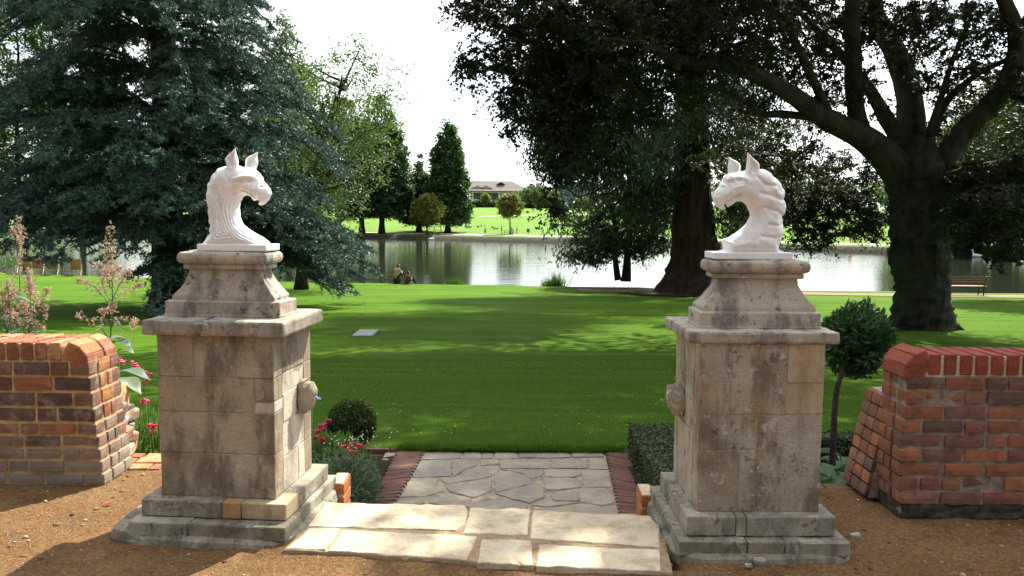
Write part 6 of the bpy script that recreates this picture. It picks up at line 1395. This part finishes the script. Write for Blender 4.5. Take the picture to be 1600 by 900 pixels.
for i, (u, v) in enumerate(((708, 355), (730.5, 356.5), (734.5, 356.5), (747, 356), (773, 359), (777, 358.7), (837, 357.3), (840, 357.8), (867, 361.6), (880.6, 361.6), (770, 357), (843, 355.5), (719, 354), (752, 354.5))):
    lo_, hi_ = 130., 190.
    for _ in range(30):
        m_ = (lo_ + hi_) / 2; p = at(u, v, m_)
        if p[2] > zp(p[0], p[1]): lo_ = m_
        else: hi_ = m_
    o = link('goose', gm); o.location = (p[0], p[1], zp(p[0], p[1])); o.rotation_euler = (0, 0, r.uniform(0, 6)); tag(o, 'dark goose grazing on the far grass', 'goose', 'geese grazing on the far grass')
sm = bird('swan', 1.25, .42, [M['white_cloth']])
for u, v, lb, rz in ((674, 375, 'white swan on the river below the tall cypress', 0.2), (1526, 402, 'white swan on the shaded river above the bench', 2.8)):
    p = onz(u, v, -2.62); o = link('swan', sm); o.location = (p[0], p[1], -2.85); o.rotation_euler = (0, 0, rz); tag(o, lb, 'swan', 'swans on the river')

# ------------------------------------------------------------------ cars
def car(paint, label, u, d, rz):
    x, y, z = pk(u, d); t = thing('parked_car', label, 'car', (x, y, z), rz, 'cars parked on the far field')
    sec = [(-2.0, .62, .70, .70), (-1.9, .40, .84, .78), (-1.2, .28, .92, .84), (0, .26, .94, .86), (1.1, .28, .90, .84), (1.85, .36, .76, .78), (2.02, .46, .62, .70)]
    rings = []
    for xx, zb, zt, w in sec: rings.append(np.array([(xx, -w, zb + .08), (xx, -w * .96, zt - .08), (xx, -w * .86, zt), (xx, w * .86, zt), (xx, w * .96, zt - .08), (xx, w, zb + .08), (xx, w * .8, zb), (xx, -w * .8, zb)]))
    V, F = ring_loft(rings); part('body', V, F, M[paint], t)
    rings = [np.array([(xx, -w, .88), (xx2, -w * .80, zt), (xx2, w * .80, zt), (xx, w, .88)]) for xx, xx2, zt, w in ((-1.75, -1.35, 1.36, .76), (-1.3, -1.1, 1.44, .78), (0, 0, 1.46, .78), (1.05, .45, 1.40, .76))]
    V, F = ring_loft(rings); part('cabin_glass', V, F, M['glass'], t)
    V, F = rbox(.92, .60, .03, (4, 4, 2), .02, 0); o = part('roof', V, F, M[paint], t); o.location = (-.42, 0, 1.455)
    for sx in (-1.28, 1.25):
        for sy in (-.78, .78): V, F = tube([(0, -.1, 0), (0, .1, 0)], .31, 14); o = part('wheel', V, F, M['tyre'], t); o.location = (sx, sy, .31)
    for sy in (-.55, .55): V, F = rbox(.05, .16, .07, (3, 3, 3), .03, 0); o = part('headlight', V, F, M['lamp'], t); o.location = (1.97, sy, .60)
    V, F = rbox(.03, .26, .06, (2, 2, 2), .01, 0); o = part('number_plate', V, F, M['white_cloth'], t); o.location = (2.03, 0, .48)
car('car_red', 'pinkish red car facing the river on the open far field', 683, 188, -1.75)
car('car_white', 'white car parked under the far trees beside the person in blue', 636, 192, -2.4)
car('car_dark', 'dark car parked under the far trees left of the white one', 618, 193, -2.2)
car('car_white', 'white car glimpsed between the far cypress trunks', 545, 190, -2.6)

# ------------------------------------------------------------------ far building
x0 = float(at(690, 300, 400)[0]); x1 = float(at(829, 300, 400)[0]); Yb = 400.; zb = zp((x0 + x1) / 2, Yb) - .3; ze = float(at(760, 298.5, Yb)[2]); zr = float(at(760, 282, Yb)[2])
t = thing('long_building', 'long grey building with a hipped slate roof and white columns across the park', 'building', ((x0 + x1) / 2, Yb + 8, zb)); W2 = (x1 - x0) / 2; He = ze - zb; Hr = zr - zb
V, F = rbox(W2 - 1, 8, He / 2, (4, 3, 3), .05, 0); part('wall', V + np.array([0, 0, He / 2]), F, M['bwall'], t)
rv = np.array([(-W2 - .8, -9, He), (W2 + .8, -9, He), (W2 + .8, 9, He), (-W2 - .8, 9, He), (-W2 + 9, 0, Hr), (W2 - 9, 0, Hr), (-W2 - .8, -9, He - .6), (W2 + .8, -9, He - .6), (W2 + .8, 9, He - .6), (-W2 - .8, 9, He - .6)])
part('roof', rv, [(0, 1, 5, 4), (1, 2, 5), (2, 3, 4, 5), (3, 0, 4), (6, 7, 1, 0), (7, 8, 2, 1), (8, 9, 3, 2), (9, 6, 0, 3), (9, 8, 7, 6)], M['roof'], t)
for xq in (-12 + W2 - 9, -W2 + 17): gv = np.array([(xq - 3.5, -7.5, He + 1.0), (xq + 3.5, -7.5, He + 1.0), (xq, -6.2, He + 2.6), (xq, -3.0, He + 2.6)]); part('roof_gable', gv, [(0, 1, 2), (1, 3, 2), (0, 2, 3)], M['roof'], t)
gv = np.array([(4.5, -4.2, Hr - 1.9), (9.5, -4.2, Hr - 1.9), (7, -4.2, Hr - .7), (7, -1.5, Hr - .7)]); part('roof_vent', gv, [(0, 1, 2), (1, 3, 2), (0, 2, 3)], M['iron'], t)
n = 16
for k in range(n):
    xx = -W2 + 2.2 + (2 * W2 - 4.4) * k / (n - 1)
    for q in range(3):
        V, F = rbox((W2 - 2.2) / (n - 1) * .86, .08, He * .135, (2, 2, 2), .02, 0); o = part('window', V, F, M['glass'], t); o.location = (xx, -8.05, He * (.18 + q * .31))
for k in range(7): V, F = tube([(0, 0, 0), (0, 0, He - .55)], .35, 10); o = part('column', V, F, M['bwhite'], t); o.location = (-W2 + 2.5 + (2 * W2 - 5) * k / 6, -8.7, 0)
V, F = rbox(W2 - .5, .12, .18, (3, 2, 2), .02, 0); o = part('fascia', V, F, M['bwhite'], t); o.location = (0, -8.5, He - .8)
x = float(at(720, 280, 440)[0]); z0_ = zp(x, 440); zt_ = float(at(720, 276, 440)[2]); t = thing('distant_tower', 'small blue-grey tower block top peeping above the roof end', 'building', (x, 440, z0_))
V, F = rbox(2.4, 2.4, (zt_ - z0_) / 2, (3, 3, 3), .05, 0); part('wall', V + np.array([0, 0, (zt_ - z0_) / 2]), F, M['blue_cloth'], t); V, F = rbox(2.6, 2.6, .15, (3, 3, 2), .03, 0); part('roof', V + np.array([0, 0, zt_ - z0_ + .1]), F, M['bwall'], t)
x = float(at(898, 300, 420)[0]); z0_ = zp(x, 420); zt_ = float(at(898, 291, 420)[2]); t = thing('distant_hall', 'distant blue-grey hall beyond the mound, behind the yew', 'building', (x, 420, z0_))
V, F = rbox(9, 4, (zt_ - z0_) / 2, (3, 3, 3), .05, 0); part('wall', V + np.array([0, 0, (zt_ - z0_) / 2]), F, M['blue_cloth'], t); V, F = ring_loft([np.array([(-9.4, -4.4, 0), (9.4, -4.4, 0), (9.4, 4.4, 0), (-9.4, 4.4, 0)]), np.array([(-8, -.3, 2.), (8, -.3, 2.), (8, .3, 2.), (-8, .3, 2.)])]); part('roof', V + np.array([0, 0, zt_ - z0_ + .05]), F, M['blue_cloth'], t)
